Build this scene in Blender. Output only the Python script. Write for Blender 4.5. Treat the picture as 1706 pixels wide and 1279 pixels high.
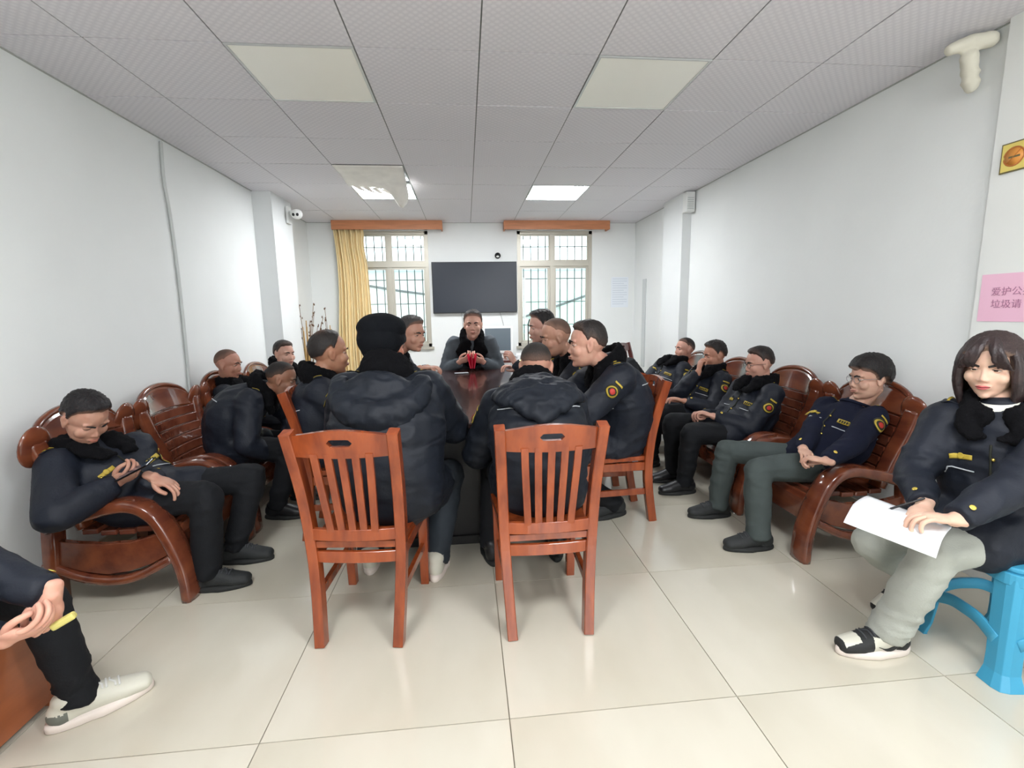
import bpy, math
import numpy as np
from mathutils import Vector, Matrix
from mathutils.bvhtree import BVHTree

for o in list(bpy.data.objects): bpy.data.objects.remove(o)
S = bpy.context.scene
COL = S.collection
DG = None

# ------------------------------------------------------------------ camera
f_, pi_, ya_, ro_ = 778.56, .1503, .0949, -.0173
CZ = 1.34
FW = np.array([math.sin(ya_)*math.cos(pi_), math.cos(ya_)*math.cos(pi_), -math.sin(pi_)])
_rt = np.array([math.cos(ya_), -math.sin(ya_), 0.])
_up = np.cross(_rt, FW)
RT = _rt*math.cos(ro_)+_up*math.sin(ro_)
UP = _up*math.cos(ro_)-_rt*math.sin(ro_)
cam = bpy.data.cameras.new('camera'); camo = bpy.data.objects.new('camera', cam); COL.objects.link(camo)
m = Matrix.Identity(4)
for r in range(3):
    m[r][0] = RT[r]; m[r][1] = UP[r]; m[r][2] = -FW[r]
m[2][3] = CZ
camo.matrix_world = m
cam.sensor_width = 36; cam.lens = f_/1706*36; cam.clip_start = .02
S.camera = camo
S.view_settings.view_transform = 'Standard'; S.view_settings.look = 'None'
S.view_settings.gamma = 1; S.view_settings.use_curve_mapping = False
S.view_settings.exposure = 0.78
# sky
w = bpy.data.worlds.new('world'); S.world = w; w.use_nodes = True
bg = w.node_tree.nodes['Background']; bg.inputs[0].default_value = (.86, .94, 1, 1); bg.inputs[1].default_value = 2.6
LIT = 26.0        # strength of the lit ceiling panels

# added area light filling the room from behind the viewer, its source unseen
al = bpy.data.lights.new('front_fill', 'AREA'); al.shape = 'RECTANGLE'; al.size = 2.0; al.size_y = 1.6; al.energy = 52; al.color = (.97, .99, 1)
alo = bpy.data.objects.new('front_fill', al); COL.objects.link(alo); alo.location = (1.1, -2.58, 1.75); alo.rotation_euler = (math.radians(90), 0, 0)
def A(px, py, Y):
    """point of the room at depth Y measured from the photograph"""
    v = FW+RT*(px-853)/f_-UP*(py-639.5)/f_
    return np.array([0, 0, CZ])+v*(Y/v[1])
def AX(px, py, X):
    v = FW+RT*(px-853)/f_-UP*(py-639.5)/f_
    return np.array([0, 0, CZ])+v*(X/v[0])
def AZ(px, py, Z):
    v = FW+RT*(px-853)/f_-UP*(py-639.5)/f_
    return np.array([0, 0, CZ])+v*((Z-CZ)/v[2])

# ------------------------------------------------------------------ materials
def lin(c):
    c = [x/255 for x in c]
    return tuple((x/12.92 if x <= .04045 else ((x+.055)/1.055)**2.4) for x in c)+(1,)
MATS = {}
def mat(name, c, rough=.6, metal=0, coat=0, spec=.5, var=0, vscale=8, bump=0, bscale=60, stretch=None, emit=0, sheen=0, c2=None, sss=0, attr=None, crease=0):
    if name in MATS: return MATS[name]
    m = bpy.data.materials.new(name); m.use_nodes = True; MATS[name] = m
    nt = m.node_tree; b = nt.nodes['Principled BSDF']; L = nt.links
    b.inputs['Base Color'].default_value = lin(c); b.inputs['Roughness'].default_value = rough
    b.inputs['Metallic'].default_value = metal; b.inputs['Coat Weight'].default_value = coat
    b.inputs['Coat Roughness'].default_value = .06
    b.inputs['Specular IOR Level'].default_value = spec
    if sheen: b.inputs['Sheen Weight'].default_value = sheen
    if sss:
        b.inputs['Subsurface Weight'].default_value = sss; b.inputs['Subsurface Radius'].default_value = (.012, .004, .002); b.inputs['Subsurface Scale'].default_value = 1
    if emit:
        b.inputs['Emission Color'].default_value = lin(c); b.inputs['Emission Strength'].default_value = emit
    tc = nt.nodes.new('ShaderNodeTexCoord'); mp = nt.nodes.new('ShaderNodeMapping'); L.new(tc.outputs['Object'], mp.inputs[0])
    if stretch: mp.inputs['Scale'].default_value = stretch
    if var:
        n = nt.nodes.new('ShaderNodeTexNoise'); n.inputs['Scale'].default_value = vscale; n.inputs['Detail'].default_value = 4
        L.new(mp.outputs[0], n.inputs[0])
        mx = nt.nodes.new('ShaderNodeMix'); mx.data_type = 'RGBA'
        d = lin(c2) if c2 else tuple(x*(1-var) for x in lin(c)[:3])+(1,)
        mx.inputs[6].default_value = lin(c); mx.inputs[7].default_value = d
        rp = nt.nodes.new('ShaderNodeMapRange'); rp.inputs[1].default_value = .35; rp.inputs[2].default_value = .68
        L.new(n.outputs[0], rp.inputs[0]); L.new(rp.outputs[0], mx.inputs[0]); L.new(mx.outputs[2], b.inputs['Base Color'])
    if attr:   # blend c -> c2 by the mesh's own colour attribute
        a = nt.nodes.new('ShaderNodeAttribute'); a.attribute_name = 'hair_cover'
        mx = nt.nodes.new('ShaderNodeMix'); mx.data_type = 'RGBA'
        mx.inputs[6].default_value = lin(attr); mx.inputs[7].default_value = lin(c)
        n = nt.nodes.new('ShaderNodeTexNoise'); n.inputs['Scale'].default_value = 260; L.new(tc.outputs['Object'], n.inputs[0])
        ad = nt.nodes.new('ShaderNodeMath'); ad.operation = 'MULTIPLY_ADD'; ad.inputs[1].default_value = .5; ad.use_clamp = True
        sb = nt.nodes.new('ShaderNodeMath'); sb.operation = 'SUBTRACT'; sb.inputs[1].default_value = .25; L.new(a.outputs['Fac'], sb.inputs[0])
        L.new(n.outputs[0], ad.inputs[0]); L.new(sb.outputs[0], ad.inputs[2])
        L.new(ad.outputs[0], mx.inputs[0]); L.new(mx.outputs[2], b.inputs['Base Color'])
    if bump:
        n = nt.nodes.new('ShaderNodeTexNoise'); n.inputs['Scale'].default_value = bscale; n.inputs['Detail'].default_value = 3
        L.new(mp.outputs[0], n.inputs[0]); bp = nt.nodes.new('ShaderNodeBump'); bp.inputs['Strength'].default_value = bump; bp.inputs['Distance'].default_value = .004
        L.new(n.outputs[0], bp.inputs['Height']); L.new(bp.outputs[0], b.inputs['Normal'])
    if crease:
        m2 = nt.nodes.new('ShaderNodeMapping'); m2.inputs['Scale'].default_value = (1, 1, 1.9); L.new(tc.outputs['Object'], m2.inputs[0])
        n2 = nt.nodes.new('ShaderNodeTexNoise'); n2.noise_type = 'RIDGED_MULTIFRACTAL'; n2.inputs['Scale'].default_value = 6.5; n2.inputs['Detail'].default_value = 2.5; n2.inputs['Distortion'].default_value = .8
        L.new(m2.outputs[0], n2.inputs[0]); b2 = nt.nodes.new('ShaderNodeBump'); b2.inputs['Strength'].default_value = crease; b2.inputs['Distance'].default_value = .012
        L.new(n2.outputs[0], b2.inputs['Height'])
        if bump: L.new(b2.outputs[0], bp.inputs['Normal'])
        else: L.new(b2.outputs[0], b.inputs['Normal'])
    return m
M_wall = mat('wall_paint', (233, 236, 235), .75, var=.05, vscale=1.2, bump=.15, bscale=40)
M_wall2 = mat('pier_paint', (231, 233, 230), .75, var=.04, vscale=2)
M_colm = mat('column_paint', (224, 227, 227), .7, var=.04, vscale=2)
M_grid = mat('ceiling_grid', (120, 124, 122), .5, metal=.2)
M_slab = mat('ceiling_slab', (70, 72, 72), .9)
M_floor = mat('floor_tile', (208, 203, 188), .14, coat=.35, spec=.6, var=.10, vscale=2.1, c2=(196, 190, 173), stretch=(1, .5, 1))
M_grout = mat('floor_grout', (140, 132, 115), .8)
M_panel = mat('panel_diffuser', (252, 252, 244), .4)
M_lit = mat('panel_lit', (250, 252, 255), .4, emit=LIT)
M_frame = mat('panel_frame', (205, 208, 208), .4, metal=.3)
M_al = mat('window_aluminium', (188, 184, 172), .4, metal=.35)
M_bar = mat('grille_bar', (88, 96, 92), .6)
M_pelmet = mat('pelmet_wood', (203, 134, 92), .45, var=.18, vscale=5, stretch=(1, 12, 12))
M_curtain = mat('curtain_fabric', (236, 214, 164), .85, bump=.2, bscale=120)
M_tvb = mat('tv_case', (18, 19, 22), .35)
M_tvs = mat('tv_screen', (44, 49, 58), .3, spec=.3)
M_chair = mat('oak_chair_varnish', (152, 73, 36), .24, coat=.4, var=.35, vscale=3.5, stretch=(6, 6, 1.2), c2=(120, 52, 25))
M_chaird = mat('dark_chair_varnish', (98, 48, 44), .3, coat=.4, var=.3, vscale=3, stretch=(6, 6, 1))
M_sofa = mat('armchair_varnish', (122, 66, 42), .15, coat=.7, var=.35, vscale=2.6, stretch=(1.5, 5, 5), c2=(90, 44, 31))
M_sofa2 = mat('armchair_slat_varnish', (128, 72, 52), .18, coat=.7, var=.3, vscale=2.6, stretch=(5, 1.5, 5), c2=(102, 52, 37))
M_bench = mat('bench_wood', (158, 90, 54), .35, coat=.3, var=.25, vscale=3, stretch=(6, 1, 6))
M_table = mat('table_top_veneer', (62, 36, 32), .2, coat=.35, var=.3, vscale=3, stretch=(7, 1, 1), c2=(44, 24, 22))
M_tableb = mat('table_base_veneer', (15, 13, 14), .5)
M_navy = mat('navy_shell', (25, 30, 41), .6, spec=.3, var=.22, vscale=6, bump=.3, bscale=90, crease=.6)
M_navy2 = mat('black_padded_shell', (25, 30, 39), .58, spec=.28, var=.25, vscale=7, bump=.3, bscale=70, crease=.7)
M_navyk = mat('navy_pullover', (22, 26, 44), .9, spec=.2, var=.2, vscale=9, bump=.3, bscale=160, crease=.5)
M_coat = mat('grey_wool_coat', (80, 86, 92), .9, spec=.2, var=.2, vscale=14, bump=.4, bscale=200, crease=.3)
M_fur = mat('black_fur', (11, 11, 14), .95, spec=.15, bump=.9, bscale=240)
M_blk = mat('black_trousers', (21, 23, 27), .8, spec=.25, var=.2, vscale=6, bump=.25, bscale=120, crease=.6)
M_gry = mat('dark_grey_trousers', (72, 80, 79), .9, spec=.2, var=.15, vscale=9, bump=.25, bscale=180, crease=.5)
M_lgt = mat('light_grey_joggers', (168, 171, 163), .92, spec=.2, var=.08, vscale=10, bump=.3, bscale=180, crease=.6)
M_shoeb = mat('black_shoe_leather', (24, 25, 28), .38, spec=.5)
M_shoem = mat('black_shoe_mesh', (34, 37, 38), .7, bump=.4, bscale=200)
M_shoew = mat('white_shoe_leather', (200, 198, 184), .5)
M_solew = mat('white_sole', (225, 214, 205), .6)
M_soleb = mat('black_sole', (28, 30, 30), .7)
M_soleg = mat('grey_sole', (105, 108, 100), .7)
M_lace = mat('shoe_lace_white', (215, 215, 210), .8)
M_laceb = mat('shoe_lace_black', (60, 62, 66), .8)
M_gold = mat('gold_thread', (182, 158, 56), .6, metal=.1)
M_goldd = mat('dark_badge_cloth', (34, 36, 26), .8)
M_red = mat('red_badge', (170, 40, 30), .6)
M_btn = mat('gold_button', (232, 205, 100), .25, metal=.8)
M_pipe = mat('reflective_piping', (190, 195, 200), .4)
M_knit = mat('white_rollneck', (225, 224, 212), .9, bump=.5, bscale=150)
M_eyew = mat('eye_white', (225, 220, 212), .3)
M_iris = mat('eye_iris', (30, 20, 16), .2)
M_lash = mat('lash_line', (28, 20, 20), .8)
M_glassf = mat('spectacle_frame', (30, 26, 26), .3)
M_steel = mat('steel_frame', (150, 150, 152), .3, metal=.8)
M_cap = mat('black_wool_cap', (15, 17, 21), .95, spec=.15, bump=.5, bscale=140)
M_blue = mat('blue_plastic', (62, 150, 185), .42, spec=.4)
M_paper = mat('white_paper', (238, 240, 243), .7)
M_phone = mat('phone_black', (16, 17, 20), .2)
M_redo = mat('red_card', (200, 30, 62), .45)
M_pink = mat('pink_sign', (240, 192, 214), .5)
M_pinkt = mat('pink_sign_text', (176, 120, 150), .6)
M_yel = mat('yellow_sign', (226, 206, 110), .35, metal=.15)
M_yeld = mat('yellow_sign_edge', (110, 100, 60), .5)
M_or = mat('orange_print', (222, 150, 70), .5)
M_pvc = mat('pvc_grey', (196, 200, 198), .5)
M_lagg = mat('pipe_lagging', (214, 211, 196), .8)
M_white = mat('white_plastic', (228, 230, 228), .4)
M_black = mat('black_plastic', (24, 24, 26), .4)
M_cane = mat('dry_cane', (196, 158, 98), .8, var=.2)
M_twig = mat('dry_twig', (120, 90, 60), .8)
M_seed = mat('dry_seed', (92, 66, 48), .9)
M_pot = mat('dark_pot', (52, 52, 52), .5)
M_cable = mat('pale_cable', (190, 193, 193), .6)
M_tear = mat('torn_tile_film', (248, 246, 240), .7, var=.1)
M_ext = mat('facade_plaster', (222, 226, 222), .9, var=.08, vscale=1.5)
M_extg = mat('facade_green_shutter', (196, 222, 212), .8)
M_extd = mat('facade_window', (120, 135, 140), .3)
M_wire = mat('outside_wire', (95, 98, 98), .8)
M_lips = mat('lip_skin', (176, 104, 96), .5)
M_lipsw = mat('lip_tint', (186, 88, 88), .45)
M_nail = mat('wrist_band', (205, 200, 195), .3, metal=.5)
def skin(c):
    c = tuple(int(x*.95) for x in c)
    return mat('skin_%d_%d' % (c[0], c[2]), c, .5, sss=.12, var=.07, vscale=22, c2=(max(0, c[0]-8), c[1]-14, c[2]-12))

# glass: thin pane, mostly clear
def glassmat():
    m = bpy.data.materials.new('window_glass'); m.use_nodes = True; nt = m.node_tree; nt.nodes.clear()
    o = nt.nodes.new('ShaderNodeOutputMaterial'); t = nt.nodes.new('ShaderNodeBsdfTransparent'); g = nt.nodes.new('ShaderNodeBsdfGlossy')
    t.inputs[0].default_value = (.93, .97, .96, 1); g.inputs['Roughness'].default_value = .02
    fr = nt.nodes.new('ShaderNodeFresnel'); mx = nt.nodes.new('ShaderNodeMixShader')
    nt.links.new(fr.outputs[0], mx.inputs[0]); nt.links.new(t.outputs[0], mx.inputs[1]); nt.links.new(g.outputs[0], mx.inputs[2]); nt.links.new(mx.outputs[0], o.inputs[0])
    return m
M_glass = glassmat()
# ceiling tile: pressed diagonal dots
def tilemat():
    m = mat('ceiling_tile', (214, 214, 215), .7)
    nt = m.node_tree; L = nt.links; b = nt.nodes['Principled BSDF']
    tc = nt.nodes.new('ShaderNodeTexCoord'); mp = nt.nodes.new('ShaderNodeMapping'); mp.inputs['Rotation'].default_value = (0, 0, math.radians(45)); mp.inputs['Scale'].default_value = (34, 34, 34)
    L.new(tc.outputs['Object'], mp.inputs[0])
    v = nt.nodes.new('ShaderNodeTexVoronoi'); v.inputs['Scale'].default_value = 1; v.inputs['Randomness'].default_value = 0; L.new(mp.outputs[0], v.inputs[0])
    r = nt.nodes.new('ShaderNodeMapRange'); r.inputs[1].default_value = .2; r.inputs[2].default_value = .5; L.new(v.outputs[0], r.inputs[0])
    mx = nt.nodes.new('ShaderNodeMix'); mx.data_type = 'RGBA'; mx.inputs[6].default_value = lin((230, 228, 233)); mx.inputs[7].default_value = lin((220, 218, 224))
    L.new(r.outputs[0], mx.inputs[0]); L.new(mx.outputs[2], b.inputs['Base Color'])
    bp = nt.nodes.new('ShaderNodeBump'); bp.inputs['Strength'].default_value = .1; bp.inputs['Distance'].default_value = .002; bp.invert = True
    L.new(r.outputs[0], bp.inputs['Height']); L.new(bp.outputs[0], b.inputs['Normal'])
    return m
M_tile = tilemat()

# ------------------------------------------------------------------ mesh helpers
def nrm(v):
    v = np.asarray(v, float); return v/max(1e-9, np.linalg.norm(v))
def rotz(a): c, s = math.cos(a), math.sin(a); return np.array([[c, -s, 0], [s, c, 0], [0, 0, 1.]])
def rotx(a): c, s = math.cos(a), math.sin(a); return np.array([[1, 0, 0], [0, c, -s], [0, s, c.real]])
def frame(F, up=(0, 0, 1)):
    F = nrm(F); R = nrm(np.cross(F, up)); U = np.cross(R, F); return np.column_stack([R, F, U])

class MB:
    def __init__(s): s.v = []; s.f = []; s.m = []
    def add(s, v, f, mi=0):
        b = len(s.v); s.v += [tuple(p) for p in v]; s.f += [tuple(i+b for i in q) for q in f]; s.m += [mi]*len(f); return s
    def box(s, lo, hi, mi=0, R=None, c=None):
        lo = np.array(lo, float); hi = np.array(hi, float)
        V = np.array([[(lo, hi)[(i >> k) & 1][k] for k in range(3)] for i in range(8)])
        if R is not None: V = V@np.asarray(R).T
        if c is not None: V = V+np.asarray(c)
        return s.add(V, [(0, 2, 3, 1), (4, 5, 7, 6), (0, 1, 5, 4), (2, 6, 7, 3), (0, 4, 6, 2), (1, 3, 7, 5)], mi)
    def prism(s, prof, x0, x1, mi=0):
        """profile in (y,z), extruded along x"""
        n = len(prof); V = [(x0, p[0], p[1]) for p in prof]+[(x1, p[0], p[1]) for p in prof]
        F = [(i, (i+1) % n, n+(i+1) % n, n+i) for i in range(n)]+[tuple(range(n))[::-1], tuple(range(n, 2*n))]
        return s.add(V, F, mi)
    def sweep(s, pts, rad, n=12, ref=None, cap=True, mi=0, closed=False, sq=None):
        pts = [np.asarray(p, float) for p in pts]; k = len(pts)
        if not isinstance(rad, (list, tuple)) or (isinstance(rad, tuple)): rad = [rad]*k
        rad = [(r, r) if not isinstance(r, (tuple, list)) else r for r in rad]
        T = []
        for i in range(k):
            a = pts[(i-1) % k] if (i > 0 or closed) else pts[0]; b = pts[(i+1) % k] if (i < k-1 or closed) else pts[-1]
            T.append(nrm(b-a))
        side = None; rings = []
        def ring(c, T, a, b):
            nonlocal side
            r = np.asarray(ref, float) if ref is not None else side
            if r is None: r = np.array([1., 0, 0]) if abs(T[0]) < .8 else np.array([0, 1., 0])
            sd = r-T*np.dot(r, T)
            if np.linalg.norm(sd) < 1e-4: sd = side if side is not None else np.cross(T, (0, 0, 1))
            sd = nrm(sd); side = sd; u = np.cross(T, sd)
            th = [2*math.pi*j/n for j in range(n)]
            if sq and n == 8:
                k_ = (.16 if sq >= 5 else .45)*min(a, b)
                return [c+sd*x_+u*y_ for x_, y_ in ((a, -b+k_), (a, b-k_), (a-k_, b), (-a+k_, b), (-a, b-k_), (-a, -b+k_), (-a+k_, -b), (a-k_, -b))]
            if sq:
                P = []
                for t in th:
                    cx, cy = math.cos(t), math.sin(t); e = 2/sq
                    P.append(c+sd*a*math.copysign(abs(cx)**e, cx)+u*b*math.copysign(abs(cy)**e, cy))
                return P
            return [c+sd*a*math.cos(t)+u*b*math.sin(t) for t in th]
        if cap == True and not closed:
            a, b = rad[0]; h = min(a, b)
            for q in (.35, .75): rings.append(ring(pts[0]-T[0]*h*math.cos(q*math.pi/2), T[0], a*math.sin(q*math.pi/2), b*math.sin(q*math.pi/2)))
        for i in range(k): rings.append(ring(pts[i], T[i], *rad[i]))
        if cap == True and not closed:
            a, b = rad[-1]; h = min(a, b)
            for q in (.75, .35): rings.append(ring(pts[-1]+T[-1]*h*math.cos(q*math.pi/2), T[-1], a*math.sin(q*math.pi/2), b*math.sin(q*math.pi/2)))
        V = [p for r in rings for p in r]; F = []; m_ = len(rings)
        for i in range(m_ if closed else m_-1):
            for j in range(n):
                i2 = (i+1) % m_; F.append((i*n+j, i*n+(j+1) % n, i2*n+(j+1) % n, i2*n+j))
        if not closed:
            F.append(tuple(range(n))[::-1]); F.append(tuple((m_-1)*n+j for j in range(n)))
        return s.add(V, F, mi)
    def ell(s, c, r, R=None, nu=14, nv=9, mi=0):
        c = np.asarray(c, float); R = np.eye(3) if R is None else R
        r = np.array(r if hasattr(r, '__len__') else (r, r, r), float)
        V = [c+R@(r*np.array([0, 0, 1.]))]
        for i in range(1, nv):
            ph = math.pi*i/nv
            for j in range(nu):
                t = 2*math.pi*j/nu; V.append(c+R@(r*np.array([math.sin(ph)*math.cos(t), math.sin(ph)*math.sin(t), math.cos(ph)])))
        V.append(c-R@(r*np.array([0, 0, 1.]))); F = []
        for j in range(nu):
            F.append((0, 1+j, 1+(j+1) % nu)); b = 1+(nv-2)*nu; F.append((b+j, len(V)-1, b+(j+1) % nu))
            for i in range(nv-2): F.append((1+i*nu+j, 1+(i+1)*nu+j, 1+(i+1)*nu+(j+1) % nu, 1+i*nu+(j+1) % nu))
        return s.add(V, F, mi)
    def mesh(s, name, mats, smooth=True):
        me = bpy.data.meshes.new(name); me.from_pydata(s.v, [], s.f)
        if not isinstance(mats, (list, tuple)): mats = [mats]
        for m in mats: me.materials.append(m)
        if len(mats) > 1: me.polygons.foreach_set('material_index', s.m)
        if smooth: me.polygons.foreach_set('use_smooth', [True]*len(s.f))
        me.update(); return me
    def obj(s, name, mats, parent=None, smooth=True, bevel=0, **kw):
        return link(name, s.mesh(name, mats, smooth), parent, bevel=bevel, **kw)
def link(name, me, parent=None, label=None, cat=None, group=None, kind=None, bevel=0, loc=None, rz=None):
    o = bpy.data.objects.new(name, me); COL.objects.link(o)
    if parent: o.parent = parent
    if loc is not None: o.location = Vector(loc)
    if rz is not None: o.rotation_euler = (0, 0, rz)
    tag(o, label, cat, group, kind)
    if bevel:
        b = o.modifiers.new('bevel', 'BEVEL'); b.width = bevel; b.segments = 2; b.limit_method = 'ANGLE'; b.angle_limit = .6; b.harden_normals = False
        me.polygons.foreach_set('use_smooth', [False]*len(me.polygons))
    return o
def tag(o, label=None, cat=None, group=None, kind=None):
    if label: o['label'] = label
    if cat: o['category'] = cat
    if group: o['group'] = group
    if kind: o['kind'] = kind
def thing(name, label, cat, group=None, loc=(0, 0, 0), rz=0):
    return link(name, None, None, label, cat, group, loc=loc, rz=rz)
def dup(o, parent=None):
    c = o.copy(); COL.objects.link(c)
    if parent: c.parent = parent
    for ch in o.children: dup(ch, c)
    return c
def np_mesh(name, V, Q, mats, extra=None, mi=None, smooth=True):
    """V (n,3), Q (m,4) quads, extra: MB with further faces"""
    V = np.asarray(V, np.float32); nq = len(Q); loops = Q.reshape(-1).astype(np.int32); starts = np.arange(nq)*4; mids = np.zeros(nq, np.int32) if mi is None else mi
    if extra is not None and extra.f:
        b = len(V); V = np.vstack([V, np.array(extra.v, np.float32)])
        el = np.array([i+b for q in extra.f for i in q], np.int32); es = np.cumsum([0]+[len(q) for q in extra.f[:-1]])+len(loops)
        loops = np.concatenate([loops, el]); starts = np.concatenate([starts, es]); mids = np.concatenate([mids, np.array(extra.m, np.int32)])
    me = bpy.data.meshes.new(name); me.vertices.add(len(V)); me.vertices.foreach_set('co', V.reshape(-1))
    me.loops.add(len(loops)); me.loops.foreach_set('vertex_index', loops)
    me.polygons.add(len(starts)); me.polygons.foreach_set('loop_start', starts.astype(np.int32))
    if not isinstance(mats, (list, tuple)): mats = [mats]
    for m in mats: me.materials.append(m)
    me.polygons.foreach_set('material_index', mids.astype(np.int32))
    me.polygons.foreach_set('use_smooth', [smooth]*len(starts))
    me.update(calc_edges=True); me.validate(); return me
def remesh(mb, voxel, it=4, fac=.5):
    me = mb.mesh('tmp', []); o = bpy.data.objects.new('tmp', me); COL.objects.link(o)
    r = o.modifiers.new('r', 'REMESH'); r.mode = 'VOXEL'; r.voxel_size = voxel
    if it:
        s = o.modifiers.new('s', 'SMOOTH'); s.factor = fac; s.iterations = it
    dg = bpy.context.evaluated_depsgraph_get(); e = o.evaluated_get(dg); em = e.to_mesh()
    V = np.empty(len(em.vertices)*3, np.float32); em.vertices.foreach_get('co', V)
    Q = np.empty(len(em.loops), np.int32); em.loops.foreach_get('vertex_index', Q)
    e.to_mesh_clear(); bpy.data.objects.remove(o); bpy.data.meshes.remove(me)
    return V.reshape(-1, 3).astype(float), Q.reshape(-1, 4)
def vnorm(V, Q):
    fn = np.cross(V[Q[:, 2]]-V[Q[:, 0]], V[Q[:, 3]]-V[Q[:, 1]]); N = np.zeros_like(V)
    for k in range(4): np.add.at(N, Q[:, k], fn)
    return N/np.maximum(1e-12, np.linalg.norm(N, axis=1))[:, None]
def hash3(i):
    h = (i[:, 0].astype(np.int64)*374761393+i[:, 1].astype(np.int64)*668265263+i[:, 2].astype(np.int64)*2147483647) & 0xffffffff
    h = ((h ^ (h >> 13))*1274126177) & 0xffffffff; h = h ^ (h >> 16)
    return (h & 0xffff)/65535.
def noise(P):
    i = np.floor(P).astype(np.int64); f = P-i; u = f*f*(3-2*f); r = 0
    for a in (0, 1):
        for b in (0, 1):
            for c in (0, 1):
                w_ = (u[:, 0] if a else 1-u[:, 0])*(u[:, 1] if b else 1-u[:, 1])*(u[:, 2] if c else 1-u[:, 2])
                r = r+w_*hash3(i+np.array([a, b, c]))
    return r
def wrinkle(V, Q, amp=.006, sc=(9, 9, 20), seed=0, fine=.25):
    N = vnorm(V, Q); wv = (np.stack([noise(V*4+seed), noise(V*4+31+seed), noise(V*4+77+seed)], 1)-.5)*2.4
    P = V*np.array(sc)+seed*7.3+wv; r1 = 1-np.abs(2*noise(P)-1)*1.5; r2 = 1-np.abs(2*noise(P*1.9+11)-1)*1.5
    r1 = np.sign(r1)*np.abs(r1)**1.6; return V+N*((r1*.6+r2*.4*(.5+fine)-.3)*amp)[:, None]
def smooth(x, a, b):
    t = np.clip((x-a)/(b-a), 0, 1); return t*t*(3-2*t)
def catmull(P, k=6):
    P = [np.asarray(p, float) for p in P]; P = [2*P[0]-P[1]]+P+[2*P[-1]-P[-2]]; out = []
    for i in range(1, len(P)-2):
        for j in range(k):
            t = j/k; a, b, c, d = P[i-1:i+3]
            out.append(.5*(2*b+(c-a)*t+(2*a-5*b+4*c-d)*t*t+(3*b-a-3*c+d)*t**3))
    out.append(P[-2]); return out

# ------------------------------------------------------------------ room shell
XL, XR, YB, YF, H = -2.126, 2.507, 6.87, -2.6, 2.61
def st(name, mb, m, **k): return mb.obj(name, m, kind='structure', smooth=False, **k)
st('wall_left', MB().box((XL-.12, YF, -.02), (XL, YB+.2, H+.1)), M_wall)
st('wall_right', MB().box((XR, YF, -.02), (XR+.12, YB+.2, H+.1)), M_wall)
st('wall_front', MB().box((XL-.12, YF-.12, -.02), (XR+.12, YF, H+.1)), M_wall)
# back wall with two window openings
W1 = (-1.60, -.50, .88, 2.50); W2 = (.76, 1.858, .86, 2.50)
wb = MB(); xs = [XL-.12, W1[0], W1[1], W2[0], W2[1], XR+.12]
for i in range(5):
    if i in (1, 3):
        wn = W1 if i == 1 else W2
        wb.box((xs[i], YB, -.02), (xs[i+1], YB+.2, wn[2])); wb.box((xs[i], YB, wn[3]), (xs[i+1], YB+.2, H+.1))
    else: wb.box((xs[i], YB, -.02), (xs[i+1], YB+.2, H+.1))
st('wall_back', wb, M_wall)
# floor with tiles
fl = st('floor', MB().box((XL-.12, YF-.12, -.05), (XR+.12, YB+.2, -.006)), M_grout)
fx = [XL]+[.103+.8*i for i in range(-2, 4) if XL < .103+.8*i < XR]+[XR]
fy = [YF]+[1.3737+.8*j for j in range(-5, 8) if YF < 1.3737+.8*j < YB]+[YB]
cache = {}
def piece(name, w_, d_, h_, m, parent, loc, g=.002):
    key = (name, round(w_, 3), round(d_, 3))
    if key not in cache:
        cache[key] = MB().box((g/2-w_/2, g/2-d_/2, 0), (w_/2-g/2, d_/2-g/2, h_)).mesh(name, m, False)
    return link(name, cache[key], parent, loc=loc)
for i in range(len(fx)-1):
    for j in range(len(fy)-1):
        w_, d_ = fx[i+1]-fx[i], fy[j+1]-fy[j]
        piece('floor_tile', w_, d_, .006, M_floor, fl, ((fx[i]+fx[i+1])/2, (fy[j]+fy[j+1])/2, -.006), .0035)
# ceiling
ce = st('ceiling', MB().box((XL-.12, YF-.12, H+.06), (XR+.12, YB+.2, H+.12)), M_slab)
cx = [XL, -1.693, -1.093, -.493, .107, .707, 1.307, 1.907, XR]
cy = [YF]+[2.507+.6*k for k in range(-8, 8) if YF+.05 < 2.507+.6*k < YB]+[YB]
for x in cx[1:-1]: MB().box((x-.012, YF, H+.004), (x+.012, YB, H+.03)).obj('grid_runner', M_grid, ce, smooth=False)
for y in cy[1:-1]: MB().box((XL, y-.012, H+.006), (XR, y+.012, H+.028)).obj('grid_cross_bar', M_grid, ce, smooth=False)
st('trim_4', MB().box((XL, YF, H-.005), (XL+.010, YB, H+.004)).box((XR-.010, YF, H-.005), (XR, YB, H+.004)).box((XL, YB-.010, H-.005), (XR, YB, H+.004)), mat('edge_trim', (172, 175, 172), .5))
rng = np.random.RandomState(4)
def panel_at(i, j, kind):
    x, y = (cx[i]+cx[i+1])/2, (cy[j]+cy[j+1])/2
    return x, y
lit_rows = {4: 'lit', 0: 'off', -4: 'lit', -8: 'off'}
panels = {}
for j in range(len(cy)-1):
    k = round((cy[j]-2.507)/.6)
    for i in range(len(cx)-1):
        x, y = (cx[i]+cx[i+1])/2, (cy[j]+cy[j+1])/2; w_, d_ = cx[i+1]-cx[i], cy[j+1]-cy[j]
        if i in (2, 5) and k in lit_rows and abs(d_-.6) < .01:
            panels[(i, k)] = (x, y, lit_rows[k]); continue
        if i == 2 and k == 3: continue       # the torn tile
        o = piece('ceiling_tile', w_, d_, .014, M_tile, ce, (x, y, H+rng.uniform(-.0015, .001)), .007)
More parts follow.
